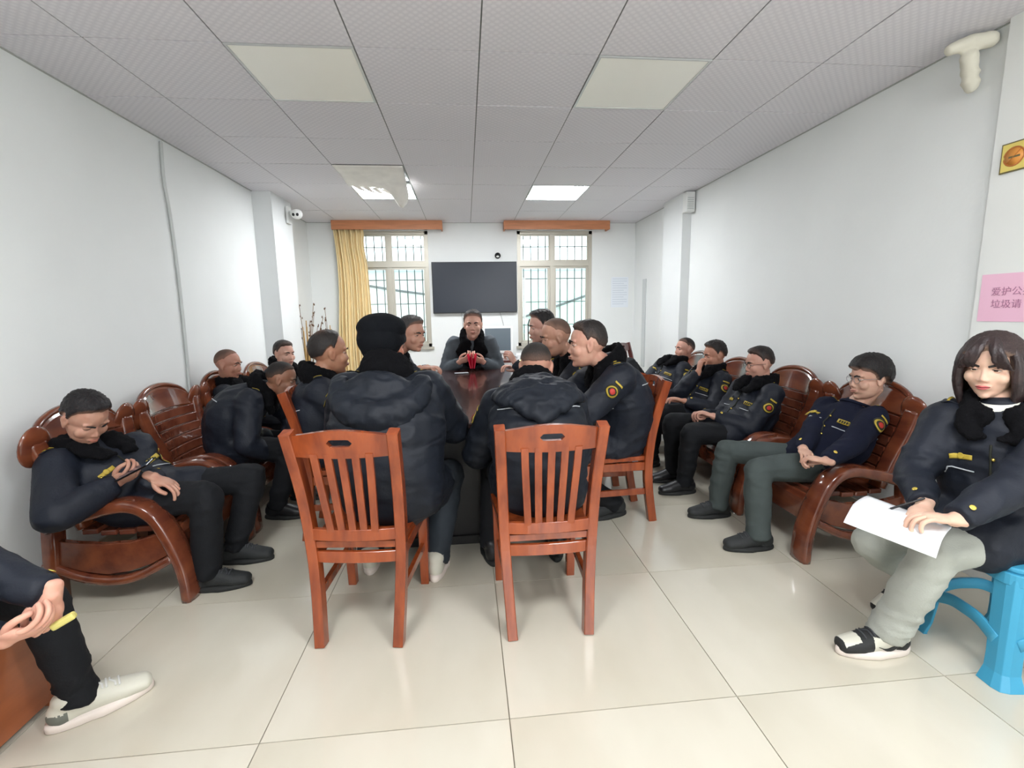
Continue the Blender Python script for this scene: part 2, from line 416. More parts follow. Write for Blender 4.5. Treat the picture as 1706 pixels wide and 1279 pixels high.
names = {(2, 4): 'lit square ceiling light half hidden by the torn sagging tile', (5, 4): 'brightly lit square ceiling light near the right window',
         (2, 0): 'unlit cream square ceiling light on the left, near the camera', (5, 0): 'unlit cream square ceiling light on the right, near the camera',
         (2, -4): 'lit square ceiling light overhead behind the viewer, left', (5, -4): 'lit square ceiling light overhead behind the viewer, right'}
for (i, k), (x, y, kd) in panels.items():
    if k == -8: continue
    t = thing('ceiling_light', names[(i, k)], 'ceiling light', 'square ceiling lights', (x, y, H-.004))
    fr = MB()
    for a in (0, 1): fr.box((-.297, -.297+a*.582, 0), (.297, -.285+a*.582, .014)); fr.box((-.297+a*.582, -.285, 0), (-.285+a*.582, .285, .014))
    fr.obj('light_frame', M_frame, t, smooth=False)
    MB().box((-.285, -.285, .003), (.285, .285, .012)).obj('diffuser', M_lit if kd == 'lit' else M_panel, t, smooth=False)
# the torn tile sagging under the left light
tm = MB(); nx, ny = 16, 14; V = []
for j in range(ny+1):
    for i in range(nx+1):
        u, v = i/nx, j/ny
        tip = math.exp(-((u-.86)/.13)**2)
        edge = .50+.04*math.sin(u*7)+.02*math.sin(u*41+1)+.13*tip
        y = 4.312+v*edge*1.08; z = H-.004-(v**2)*(.02+.05*smooth(u, .1, .7)+.13*tip)+.006*math.sin(u*9+v*4)*v
        V.append((-1.087+u*.585+.02*v*math.sin(u*5), y, z))
for j in range(ny):
    for i in range(nx): a = j*(nx+1)+i; tm.f.append((a, a+1, a+nx+2, a+nx+1)); tm.m.append(0)
tm.v = V
o = tm.obj('torn_ceiling_tile', M_tear, None, label='torn ceiling tile sagging in front of the left lit ceiling light', cat='ceiling tile')
so = o.modifiers.new('thick', 'SOLIDIFY'); so.thickness = .006
fm = MB()
for q in range(5):
    a0 = -1.02+q*.09; z0 = H-.03-.012*q
    fm.sweep([(a0, 4.84, z0), (a0+.04, 4.93+.02*(q % 3), z0-.015), (a0+.10, 4.97+.02*(q % 2), z0-.03)], [(.035, .002), (.022, .002), (.004, .002)], 6)
fm.obj('torn_film', M_tear, o)
# columns / pier
st('trim_1', MB().box((XL, 5.2, 0), (XL+.19, 5.75, H)), M_colm)
st('trim_2', MB().box((XR-.10, 5.15, 0), (XR, 5.65, H)), M_colm)
st('trim_3', MB().box((XR-.035, YF, 0), (XR+.01, 2.085, H)), M_wall2)
for nm, x0, x1 in (('baseboard_left', XL, XL+.012), ('baseboard_right', XR-.012, XR)):
    st(nm, MB().box((x0, YF, 0), (x1, YB, .10)), mat('baseboard_tile', (186, 178, 160), .3))
st('baseboard_back', MB().box((XL, YB-.012, 0), (XR, YB, .10)), MATS['baseboard_tile'])

# windows
def window(name, W, mull):
    x0, x1, z0, z1 = W; y = YB+.05
    r = link(name, None, None, kind='structure', loc=(0, 0, 0))
    fr = MB(); t = .045
    fr.box((x0, y-.03, z0), (x0+t, y+.05, z1)); fr.box((x1-t, y-.03, z0), (x1, y+.05, z1)); fr.box((x0, y-.03, z0), (x1, y+.05, z0+t)); fr.box((x0, y-.03, z1-t), (x1, y+.05, z1))
    fr.obj('window_frame', M_al, r, smooth=False)
    zt = 2.045
    MB().box((x0+t, y-.02, zt-.035), (x1-t, y+.04, zt+.035)).obj('transom', M_al, r, smooth=False)
    MB().box((mull-.028, y-.015, z0+t), (mull+.028, y+.03, z1-t)).obj('mullion', M_al, r, smooth=False)
    for (a, b, c, d) in ((x0+t, mull-.028, z0+t, zt-.035), (mull+.028, x1-t, z0+t, zt-.035), (x0+t, mull-.028, zt+.035, z1-t), (mull+.028, x1-t, zt+.035, z1-t)):
        s_ = MB(); q = .02 if c > 2 else .034; yy = y+(.012 if a < mull else .002)
        s_.box((a, yy, c), (a+q, yy+.02, d)); s_.box((b-q, yy, c), (b, yy+.02, d)); s_.box((a+q, yy, c), (b-q, yy+.02, c+q)); s_.box((a+q, yy, d-q), (b-q, yy+.02, d))
        so = s_.obj('sash', M_al, r, smooth=False)
        MB().box((a+q, yy+.008, c+q), (b-q, yy+.012, d-q)).obj('pane', M_glass, so, smooth=False)
    MB().box((x0-.03, YB-.035, z0-.035), (x1+.03, YB+.02, z0)).obj('window_sill', M_al, r, smooth=False)
    g = thing('window_grille', 'steel security bars outside the %s window' % ('left' if mull < 0 else 'right'), 'window grille', 'security bars outside the windows')
    n = int((x1-x0)/.122)
    for i in range(1, n+1):
        xx = x0+(x1-x0)*i/(n+1); MB().sweep([(xx, YB+.17, z0-.05), (xx, YB+.17, z1+.05)], .0075, 6, cap=False).obj('bar', M_bar, g)
    for zz in (2.30, 1.84, 1.50, 1.16) : MB().box((x0-.02, YB+.163, zz-.006), (x1+.02, YB+.177, zz+.006)).obj('cross_bar', M_bar, g, smooth=False)
fill_root = link('front_fill_frame', None, None, kind='structure'); q_ = MB()   # unseen frame added round the fill lamp; solid wall behind, no glass
q_.box((.04, -2.6, .89), (.10, -2.53, 2.61)); q_.box((2.10, -2.6, .89), (2.16, -2.53, 2.61)); q_.box((.10, -2.6, .89), (2.10, -2.53, .95)); q_.box((.10, -2.6, 2.55), (2.10, -2.53, 2.61))
q_.obj('window_frame', M_al, fill_root, smooth=False); MB().box((1.08, -2.575, .95), (1.12, -2.54, 2.55)).obj('mullion', M_al, fill_root, smooth=False)
window('window_1', W1, -1.053); window('window_2', W2, 1.272)
# outside
t = thing('outside_building', 'pale building with green shutters seen through the windows', 'building', loc=(0, 11.5, 0))
MB().box((-7, 0, -3), (8, .4, 2.35)).obj('facade', M_ext, t, smooth=False)
MB().box((-7, -.3, 2.35), (8, .4, 2.5)).obj('roof_ledge', mat('ledge', (178, 196, 204), .8), t, smooth=False)
for x in (-3.6, -2.0, .9, 1.6, 2.3, 3.0):
    MB().box((x, -.06, .7), (x+.62, .02, 1.9)).obj('shutter', M_extg if x > 0 else M_extd if x < -3 else M_ext, t, smooth=False)
t2 = thing('outside_lean_to', 'low pale roof and wall outside below the windows', 'shed', loc=(0, 9.4, 0))
MB().box((-5, 0, -3), (5, .2, .95)).obj('wall', mat('outside_low_wall', (205, 205, 190), .9, var=.15), t2, smooth=False)
MB().box((-5, -.3, .95), (5, .4, 1.02)).obj('roof', mat('outside_roof', (170, 176, 176), .8), t2, smooth=False)
for nm, a, b in (('left', A(615, 475, 11.42), A(718, 490, 11.42)), ('right', A(862, 530, 11.42), A(985, 488, 11.42))):
    d = b-a
    MB().sweep([a-d*.8, (a+b)/2-np.array([0, 0, .03]), b+d*.8], .03, 6).obj('outside_wire', M_wire, None, label='slanting overhead wire outside the %s window' % nm, cat='wire', group='wires outside')
# pelmets
for x0, x1, lab in ((-1.755, -.285, 'orange-brown wooden curtain pelmet over the left window'), (.566, 2.066, 'orange-brown wooden curtain pelmet over the right window')):
    t = thing('pelmet', lab, 'pelmet', 'wooden pelmets', ((x0+x1)/2, YB-.09, 2.5)); hw = (x1-x0)/2
    MB().box((-hw, -.09, -.01), (hw, -.07, .108)).obj('front_board', M_pelmet, t, smooth=False)
    MB().box((-hw, -.07, -.01), (-hw+.02, .088, .108)).obj('end_board', M_pelmet, t, smooth=False)
    MB().box((hw-.02, -.07, -.01), (hw, .088, .108)).obj('end_board', M_pelmet, t, smooth=False)
    MB().sweep([(-hw+.03, 0, .03), (hw-.03, 0, .03)], .012, 8).obj('curtain_rail', M_steel, t)
# curtain
cm = MB(); nx, nz = 120, 26; V = []
for k in range(nz+1):
    z = 2.52-(2.52-.25)*k/nz; g = k/nz
    xa = -1.75+.03*math.sin(g*6)-.0*g; xb = -1.33-.03*math.exp(-((g-.1)/.08)**2)+.05*g
    if k == 0: xb -= .02
    for i in range(nx+1):
        u = i/nx; ph = u*math.pi*2*11+.6*math.sin(g*4+u*7)
        V.append((xa+(xb-xa)*u+.008*math.sin(ph*.5), YB-.10-.028*math.sin(ph)*(1+.3*math.sin(u*13))-.02*(1-g), z))
cm.v = V
for k in range(nz):
    for i in range(nx): a = k*(nx+1)+i; cm.f.append((a, a+1, a+nx+2, a+nx+1)); cm.m.append(0)
o = cm.obj('curtain', M_curtain, None, label='cream pleated curtain hanging gathered at the left window', cat='curtain')
so = o.modifiers.new('thick', 'SOLIDIFY'); so.thickness = .003
# tv
t = thing('television', 'large black wall-mounted television between the windows', 'television', loc=(.142, YB-.03, 1.71))
MB().box((-.602, -.03, -.358), (.602, .03, .358)).obj('tv_case', M_tvb, t, smooth=False, bevel=.004)
MB().box((-.592, -.033, -.342), (.592, -.029, .348)).obj('screen', M_tvs, t, smooth=False)
MB().box((-.2, .025, -.15), (.2, .032, .15)).obj('wall_bracket', M_black, t, smooth=False)
for a, b, lab in (((768, 520), (771, 535), 'left'), ((833, 520), (845, 568), 'right')):
    p0, p1 = A(*a, YB-.012), A(*b, YB-.012)
    MB().sweep(catmull([p0, (p0+p1)/2+np.array([.006, 0, 0]), p1-np.array([0, 0, .1])]), .005, 6).obj('cable', M_cable, None, label='thin pale cable hanging under the %s side of the television' % lab, cat='cable', group='cables under the television')
t = thing('cable_outlet', 'small black round cable outlet high above the television', 'cable outlet', loc=(.479, YB-.004, 2.155))
MB().sweep([(0, 0, 0), (0, -.02, 0)], .042, 18, cap=False).obj('cover', M_black, t)
MB().ell((.0, -.022, -.014), (.022, .008, .014)).obj('plug', M_white, t)
# right wall far: pale notices, narrow strip
o = MB().box((XR-.014, 6.40, .55), (XR-.001, 6.52, 1.78)).obj('wall_strip', mat('strip_grey', (200, 205, 205), .6), None, smooth=False, bevel=.005, label='pale grey vertical strip on the right wall near the window', cat='cable duct')  # plain raised strip, slightly greyer than the wall
t = thing('wall_notice', 'pale printed notices on the back wall right of the window', 'notice', loc=(2.28, YB-.004, 1.62))
MB().box((-.13, -.003, -.22), (.13, 0, .22)).obj('sheet', mat('notice_paper', (226, 232, 238), .7), t, smooth=False)
ln = MB()
for k in range(12): ln.box((-.11, -.0045, .19-k*.033), (.11-.05*(k % 3 == 2), -.003, .197-k*.033))
ln.obj('printed_lines', mat('notice_ink', (196, 204, 214), .8), t, smooth=False)
# junction box on right column, camera on left column
t = thing('junction_box', 'white ventilated junction box high on the right column', 'junction box', loc=(XR-.06, 5.08, 2.49))
MB().box((-.05, -.03, -.10), (.05, .06, .11)).obj('case', M_white, t, smooth=False, bevel=.008)
for k in range(6): MB().box((-.035, -.034, -.07+k*.022), (.035, -.029, -.06+k*.022)).obj('louvre', M_pvc, t, smooth=False)
t = thing('security_camera', 'white dome security camera high on the left column', 'security camera', loc=(-1.93, 5.6, 2.42))
MB().box((0, -.05, -.06), (.03, .05, .12)).obj('mount', M_white, t, smooth=False, bevel=.006)
MB().sweep([(.03, 0, .06), (.09, -.03, .06)], .02, 10).obj('arm', M_white, t)
h_ = MB().ell((.12, -.05, .035), (.06, .06, .055)).obj('camera_head', M_white, t)
for dx in (-.02, .022): MB().ell((.12+dx, -.103, .02), (.015, .01, .017)).obj('lens', M_black, h_)
# conduit on left wall
cp = [AX(268, 237, XL+.012), AX(273, 300, XL+.012), AX(283, 355, XL+.012), AX(296, 450, XL+.012), AX(308, 560, XL+.012), AX(316, 650, XL+.012), AX(318, 720, XL+.012)]
MB().sweep(catmull(cp, 5), .011, 8).obj('conduit', M_pvc, None, label='grey cable conduit running down the left wall', cat='conduit')
# pipe lagging near the right corner
t = thing('lagged_pipe', 'lumpy white lagged pipe in the upper right corner by the ceiling', 'pipe')
a, b, c, d = A(1622, 52, 2.22), A(1688, 34, 2.16), A(1652, 66, 2.19), A(1655, 114, 2.21)
mb = MB().sweep([a, (a+b)/2+[0, 0, .005], b], [.026, .036, .036], 12); mb.sweep([c, (c+d)/2, d], [.036, .031, .029], 12)
for q in (.2, .5, .85): mb.ell(c+(d-c)*q, (.038, .038, .014))
V, Q = remesh(mb, .008, 3); V = wrinkle(V, Q, .006, (20, 20, 20), 3); V -= [max(0, V[:, 0].max()-XR+.004), 0, max(0, V[:, 2].max()-H+.012)]; print('PIPE', V.min(0), V.max(0))
link('lagging', np_mesh('lagging', V, Q, M_lagg), t)
e = A(1663, 114, 2.24); MB().sweep([e, e+np.array([.06, -.05, 0])], .006, 6).obj('pipe_stub', M_pvc, t)
# signs on the pier: x = XR-.035
PX = XR-.035
def onpier(px, py): return AX(px, py, PX)
s0, s1 = onpier(1672, 242), onpier(1668, 291)
t = thing('no_smoking_sign', 'small yellow no-smoking sign on the right wall', 'sign', loc=(PX, s0[1], s1[2]))
hh = s0[2]-s1[2]; LN = .16
MB().box((-.006, -LN, 0), (-.001, 0, hh)).obj('sign_edge', M_yeld, t, smooth=False)
MB().box((-.008, -LN+.006, .006), (-.006, -.006, hh-.006)).obj('sign_face', M_yel, t, smooth=False)
ring = MB().sweep([(-.0085, -.055+.04*math.cos(q), hh/2+.04*math.sin(q)) for q in np.linspace(0, 2*math.pi, 24, endpoint=False)], (.003, .001), 6, ref=(0, 0, 1), closed=True)
ring.sweep([(-.0085, -.055-.028, hh/2+.028), (-.0085, -.055+.028, hh/2-.028)], (.003, .001), 6)
ring.obj('prohibition_ring', mat('sign_ring', (186, 110, 50), .5), t)
MB().sweep([(-.008, -.055, hh/2), (-.0086, -.055, hh/2)], .037, 24, cap=False).obj('ring_ground', M_or, t)
MB().box((-.010, -.08, hh/2-.005), (-.0088, -.035, hh/2+.003)).obj('cigarette', M_yeld, t, smooth=False)
s0, s1 = onpier(1638, 458), onpier(1630, 535)
hh = s0[2]-s1[2]
t = thing('pink_notice', 'pink paper notice with printed characters on the right wall', 'notice', loc=(PX, s0[1], s1[2]))
MB().box((-.003, -.42, 0), (-.0005, 0, hh)).obj('sheet', M_pink, t, smooth=False)
def text(body, size, m, parent, loc, rot, name='lettering'):
    c = bpy.data.curves.new('txt', 'FONT'); c.body = body; c.size = size; c.extrude = .0004
    o = bpy.data.objects.new('txt', c); COL.objects.link(o); dg = bpy.context.evaluated_depsgraph_get()
    me = bpy.data.meshes.new_from_object(o.evaluated_get(dg)); bpy.data.objects.remove(o)
    me.materials.clear(); me.materials.append(m); r = link(name, me, parent, loc=loc); r.rotation_euler = rot; return r
text('爱护公共', .042, M_pinkt, t, (-.0042, -.048, hh*.56), (math.pi/2, 0, -math.pi/2))
text('垃圾请', .042, M_pinkt, t, (-.0042, -.052, hh*.30), (math.pi/2, 0, -math.pi/2))

# ------------------------------------------------------------------ table
t = thing('conference_table', 'long dark brown glossy meeting table in the middle of the room', 'table', loc=(-.05, 3.74, 0))
def slab(hw, hl, z0, z1, r=.12, n=6):
    P = []
    for sx, sy, a0 in ((1, 1, 0), (-1, 1, 90), (-1, -1, 180), (1, -1, 270)):
        for k in range(n+1):
            a = math.radians(a0+90*k/n); P.append((sx*(hw-r)+r*math.cos(a), sy*(hl-r)+r*math.sin(a)))
    N = len(P); mb = MB(); mb.add([(x, y, z0) for x, y in P]+[(x, y, z1) for x, y in P], [(i, (i+1) % N, N+(i+1) % N, N+i) for i in range(N)]+[tuple(range(N))[::-1], tuple(range(N, 2*N))]); return mb
slab(.56, 1.30, .735, .765).obj('table_top', M_table, t, bevel=.006)
slab(.545, 1.285, .69, .735, .11).obj('table_edge', M_tableb, t, bevel=.004)
mb = MB(); mb.box((-.40, -1.12, .04), (.40, -1.08, .69)); mb.obj('end_panel', M_tableb, t, smooth=False)
MB().box((-.40, 1.08, .04), (.40, 1.12, .69)).obj('end_panel', M_tableb, t, smooth=False)
MB().box((-.40, -1.08, .04), (-.36, 1.08, .69)).obj('side_panel', M_tableb, t, smooth=False)
MB().box((.36, -1.08, .04), (.40, 1.08, .69)).obj('side_panel', M_tableb, t, smooth=False)
MB().box((-.42, -1.14, 0), (.42, 1.14, .05)).obj('plinth', M_tableb, t, smooth=False)

# ------------------------------------------------------------------ slatted chairs (front = +y)
def make_chair(M, name='dining_chair'):
    t = thing(name, 'x', 'chair')
    def post(sx):
        P = catmull([(sx*.160, 0, 0), (sx*.172, .035, .22), (sx*.182, .045, .42), (sx*.190, .015, .66), (sx*.200, -.055, .915)], 5)
        return MB().sweep(P, [(.021, .026)]*len(P), 8, ref=(1, 0, 0), sq=6, cap='flat')
    for sx in (-1, 1): post(sx).obj('back_post', M, t, smooth=False)
    for sx in (-1, 1):
        MB().sweep([(sx*.183, .45, 0), (sx*.187, .445, .40)], [(.020, .020), (.023, .023)], 8, ref=(1, 0, 0), sq=6, cap='flat').obj('front_leg', M, t, smooth=False)
        MB().sweep([(sx*.168, .03, .205), (sx*.184, .44, .205)], (.010, .019), 8, ref=(1, 0, 0), sq=6, cap='flat').obj('side_stretcher', M, t, smooth=False)
        MB().sweep([(sx*.178, .05, .375), (sx*.186, .44, .375)], (.012, .026), 8, ref=(1, 0, 0), sq=6, cap='flat').obj('side_rail', M, t, smooth=False)
    # crest rail with a hand slot, bowed
    mb = MB(); nx = 32; ys = lambda u: -.018*(1-u*u)
    def col(u):   # z spans of solid at u
        zt = .905+.016*math.cos(u*math.pi/2)+.004*math.cos(u*math.pi); zb = .818-.006*math.cos(u*math.pi/2)
        return zb, zt
    us = [-1+2*i/nx for i in range(nx+1)]; V = []; F = []
    slot = lambda u: .0145*math.sqrt(max(0, 1-max(0, (abs(u)-.16)/.08)**2)) if abs(u) < .24 else 0
    for u in us:
        zb, zt = col(u); s_ = slot(u); zc = .874
        lv = [zb, zc-s_, zc+s_, zt]
        for z in lv:
            yy = ys(u)-.055*((z-.66)/.255)+.005
            V.append((u*.192, yy-.012, z)); V.append((u*.192, yy+.012, z))
    for i in range(nx):
        b0, b1 = i*8, (i+1)*8; op = slot(us[i]) > 0 or slot(us[i+1]) > 0
        for k in range(3):
            if k == 1 and op: continue
            F += [(b0+2*k, b1+2*k, b1+2*k+2, b0+2*k+2), (b0+2*k+1, b0+2*k+3, b1+2*k+3, b1+2*k+1)]
        F += [(b0, b0+1, b1+1, b1), (b0+6, b1+6, b1+7, b0+7)]
        if op: F += [(b0+2, b1+2, b1+3, b0+3), (b0+4, b0+5, b1+5, b1+4)]
    mb.add(V, F); mb.obj('crest_rail', M, t, smooth=False)
    P = [(u*.178, .030-.018*(1-u*u), .475) for u in np.linspace(-1, 1, 9)]
    MB().sweep(P, (.011, .024), 8, ref=(0, 1, 0), sq=6, cap='flat').obj('lower_rail', M, t, smooth=False)
    P = [(u*.172, .042-.012*(1-u*u), .372) for u in np.linspace(-1, 1, 9)]
    MB().sweep(P, (.010, .024), 8, ref=(0, 1, 0), sq=6, cap='flat').obj('back_apron', M, t, smooth=False)
    MB().box((-.17, .44, .35), (.17, .455, .40)).obj('front_apron', M, t, smooth=False)
    for k in range(5):
        x = (-2+k)*.051; bow = -.018
        P = catmull([(x*.86, .012, .49), (x*.93, -.012, .62), (x*1.0, -.038, .75), (x*1.03, -.054, .832)], 4)
        MB().sweep(P, (.0145, .007), 8, ref=(1, 0, 0), sq=5, cap='flat').obj('slat', M, t, smooth=False)
    # seat, dished
    mb = MB(); n = 14; V = []; F = []
    for a in (0, 1):
        for i in range(n+1):
            for j in range(n+1):
                u, v = -1+2*i/n, j/n; hw = .178+.038*v; y = .03+v*.46+.012*(1-u*u)*(v > .9)
                z = (.440-.010*math.exp(-(u*u+(v-.45)**2*4)*1.6)) if a else .412
                V.append((u*hw, y, z))
    N = (n+1)**2
    for i in range(n):
        for j in range(n):
            q = i*(n+1)+j; F.append((q, q+1, q+n+2, q+n+1)); F.append((N+q, N+q+n+1, N+q+n+2, N+q+1))
    for i in range(n):
        q = i*(n+1); F.append((q, q+n+1, N+q+n+1, N+q)); q2 = q+n; F.append((q2, N+q2, N+q2+n+1, q2+n+1))
        F.append((i, N+i, N+i+1, i+1)); q = n*(n+1)+i; F.append((q, q+1, N+q+1, N+q))
    mb.add(V, F); mb.obj('seat', M, t, smooth=False)
    return t
ch0 = make_chair(M_chair)
chairs = [
    (-.475, 1.80, -6, 'orange-brown slatted chair front left, back to camera, under the man in the cap', 0),
    (.312, 1.765, 0, 'orange-brown slatted chair front right, back to camera, behind the bowed man', 0),
    (1.155, 2.925, 91, 'orange-brown slatted chair on the right side of the table, turned sideways', 0),
    (-1.0, 2.94, -90, 'orange-brown slatted chair left of the table under the balding man', 1),
    (-1.02, 3.85, -90, 'slatted chair at the far left side of the table, mostly hidden', 1),
    (1.12, 3.55, 90, 'slatted chair under the shaven-headed man at the right table side', 1),
    (1.12, 4.12, 90, 'slatted chair farthest along the right side of the table, mostly hidden', 1),
    (.03, 5.62, 180, 'slatted chair at the far table end under the man in the grey coat', 1)]
for n, (x, y, a, lab, k) in enumerate(chairs):
    c = ch0 if n == 0 else dup(ch0)
    c.location = (x, y, 0); c.rotation_euler = (0, 0, math.radians(a)); c['label'] = lab; c['group'] = 'slatted dining chairs'
chd = make_chair(M_chaird, 'dining_chair'); chd['label'] = 'empty dark red slatted chair standing by the right wall at the back'; chd['group'] = 'slatted dining chairs'
chd.location = (2.12, 6.05, 0); chd.rotation_euler = (0, 0, math.radians(-128))

# ------------------------------------------------------------------ carved armchairs (front = +y, back at y=0)
def make_armchair():
    t = thing('armchair', 'x', 'armchair')
    # arms: broad bent bands
    ctr = catmull([(.10, .40), (.27, .455), (.44, .487), (.55, .440), (.62, .31), (.665, .15), (.675, 0)], 7)
    for sx in (-1, 1):
        x = sx*.305; P = [(x, p[0], p[1]) for p in ctr]; n = len(P); V = []; F = []
        # ribbed cross-section: 5 lobes across the width
        K = 20; hw = .052; ht = .030
        for i in range(n):
            a = np.array(P[max(0, i-1)]); b = np.array(P[min(n-1, i+1)]); T = nrm(b-a); N = np.array([0, -T[2], T[1]])
            g = min(1, max(0, (i/n-.35)/.3)); wi = hw*(1+.12*g); 
            for j in range(K):
                th = 2*math.pi*j/K; cx_, cy_ = math.cos(th), math.sin(th)
                xx = wi*math.copysign(abs(cx_)**.55, cx_); zz = ht*math.copysign(abs(cy_)**.6, cy_)
                if cy_ > .3: zz -= g*.005*abs(math.sin(2.2*math.pi*xx/wi))
                V.append(np.array(P[i])+np.array([xx, 0, 0])+N*zz)
        for i in range(n-1):
            for j in range(K): F.append((i*K+j, i*K+(j+1) % K, (i+1)*K+(j+1) % K, (i+1)*K+j))
        F += [tuple(range(K))[::-1], tuple((n-1)*K+j for j in range(K))]
        mb = MB().add(V, F); mb.obj('arm', M_sofa, t)
        for v in (0,):
            pass
        # crescent side panel
        top = [(.10, .335), (.20, .315), (.32, .302), (.44, .305), (.56, .335)]; bot = [(.61, .235), (.52, .19), (.42, .16), (.32, .15), (.22, .17), (.10, .215)]
        MB().prism(top+bot, x-.016, x+.016).obj('side_panel', M_sofa, t, smooth=False, bevel=.004)
        P = [(x, a, b) for a, b in catmull([(.06, .225), (.20, .150), (.33, .118), (.46, .135), (.62, .215)], 6)]
        MB().sweep(P, (.036, .022), 10, ref=(1, 0, 0), sq=3.5, cap='flat').obj('side_rail', M_sofa, t)
        MB().sweep([(x, .08, 0), (x, .09, .22), (x, .11, .43)], (.035, .03), 8, ref=(1, 0, 0), sq=5, cap='flat').obj('rear_leg', M_sofa, t)
        # ear disc and stile
        R = rotx(-.18)
        MB().ell((sx*.288, .072, .775), (.082, .022, .098), R, 24, 12).obj('ear', M_sofa, t)
        P = catmull([(sx*.285, .075, .80), (sx*.262, .10, .66), (sx*.238, .14, .52), (sx*.228, .19, .36)], 6)
        MB().sweep(P, [(.046, .020)]*len(P), 10, ref=(1, 0, 0), sq=4, cap='flat').obj('back_stile', M_sofa, t)
    # dome head panel
    V = []; F = []; nu, nv = 20, 6
    for a in (0, 1):
        for i in range(nu+1):
            for j in range(nv+1):
                u = -1+2*i/nu; v = j/nv; zt = .775+.135*math.sqrt(max(0, 1-(u*.97)**2)); zb = .745+.012*(1-u*u)
                z = zb+(zt-zb)*v; y = .055+(.80-z)*.28-.025*(1-u*u)+(.018 if a else -.016)*(1-.5*(v > .95))
                V.append((u*.245, y, z))
    N = (nu+1)*(nv+1)
    for i in range(nu):
        for j in range(nv):
            q = i*(nv+1)+j; F.append((q, q+nv+1, q+nv+2, q+1)); F.append((N+q, N+q+1, N+q+nv+2, N+q+nv+1))
        q = i*(nv+1); F.append((q, N+q, N+q+nv+1, q+nv+1)); q += nv; F.append((q, q+nv+1, N+q+nv+1, N+q))
    for q in range(nv): F.append((q, q+1, N+q+1, N+q)); b = nu*(nv+1)+q; F.append((b, N+b, N+b+1, b+1))
    MB().add(V, F).obj('head_panel', M_sofa, t, bevel=.008)
    MB().sweep([(u*.25, .04+.0-.03*(1-u*u), .775+.135*math.sqrt(max(0, 1-(u*.97)**2))) for u in np.linspace(-1, 1, 21)], .017, 8).obj('top_moulding', M_sofa, t)
    for k in range(6):
        z = .718-k*.058; hw = .222-.006*k
        P = [(u*hw, .063+(.80-z)*.30-.022*(1-u*u), z) for u in np.linspace(-1, 1, 9)]
        MB().sweep(P, (.009, .0265), 8, ref=(0, 1, 0), sq=6, cap='flat').obj('back_slat', M_sofa2, t, smooth=False)
    bk = MB(); VV = [(u*.225, .063+(.80-z)*.30-.022*(1-u*u)-.010-(.006 if q_ else 0), z) for q_ in (0, 1) for z in (.75, .60, .45, .38) for u in np.linspace(-1, 1, 9)]
    bk.add(VV, [(q_*36+i*9+k, q_*36+i*9+k+1, q_*36+i*9+k+10, q_*36+i*9+k+9) for q_ in (0, 1) for i in range(3) for k in range(8)]).obj('back_board', M_sofa, t)
    MB().box((-.24, .16, .35), (.24, .19, .39)).obj('bottom_rail', M_sofa, t, smooth=False)
    for k in range(5):
        y = .22+k*.082
        MB().box((-.255, y-.037, .325-.012*math.sin(k)), (.255, y+.037, .352-.012*math.sin(k))).obj('seat_slat', M_sofa2, t, smooth=False, bevel=.006)
    MB().prism([(.58, .35), (.625, .345), (.635, .31), (.62, .18), (.60, .18), (.58, .31)], -.26, .26).obj('front_apron', M_sofa, t, smooth=False, bevel=.006)
    return t
ac = make_armchair()
arms = [(-2.045, 2.55, -90, 'glossy brown carved armchair nearest on the left, under the man with a phone'),
        (-2.045, 3.25, -90, 'glossy brown carved armchair on the left whose slatted back is in full view'),
        (-2.045, 3.95, -90, 'glossy brown carved armchair on the left under the buzz-cut man'),
        (-2.045, 4.65, -90, 'glossy brown carved armchair farthest back on the left'),
        (2.43, 2.50, 90, 'glossy brown carved armchair nearest on the right, under the young man in grey trousers'),
        (2.43, 3.20, 90, 'glossy brown carved armchair on the right under the man with round glasses'),
        (2.43, 3.90, 90, 'glossy brown carved armchair on the right, third from the camera'),
        (2.43, 4.60, 90, 'glossy brown carved armchair farthest back on the right')]
for n, (x, y, a, lab) in enumerate(arms):
    c = ac if n == 0 else dup(ac)
    c.location = (x, y, 0); c.rotation_euler = (0, 0, math.radians(a)); c['label'] = lab; c['group'] = 'carved wooden armchairs'
# bench near left
t = thing('wooden_bench', 'orange-brown wooden bench end at the near left edge', 'bench', loc=(-1.78, 1.0, 0))
MB().box((-.28, -.66, .36), (.29, .655, .40)).obj('seat', M_bench, t, smooth=False, bevel=.006)
for yy in (-.64, .61): MB().box((-.26, yy, 0), (.285, yy+.035, .36)).obj('end_panel', M_bench, t, smooth=False, bevel=.004)
MB().box((.262, -.6, .02), (.284, .62, .36)).obj('front_board', M_bench, t, smooth=False, bevel=.003)
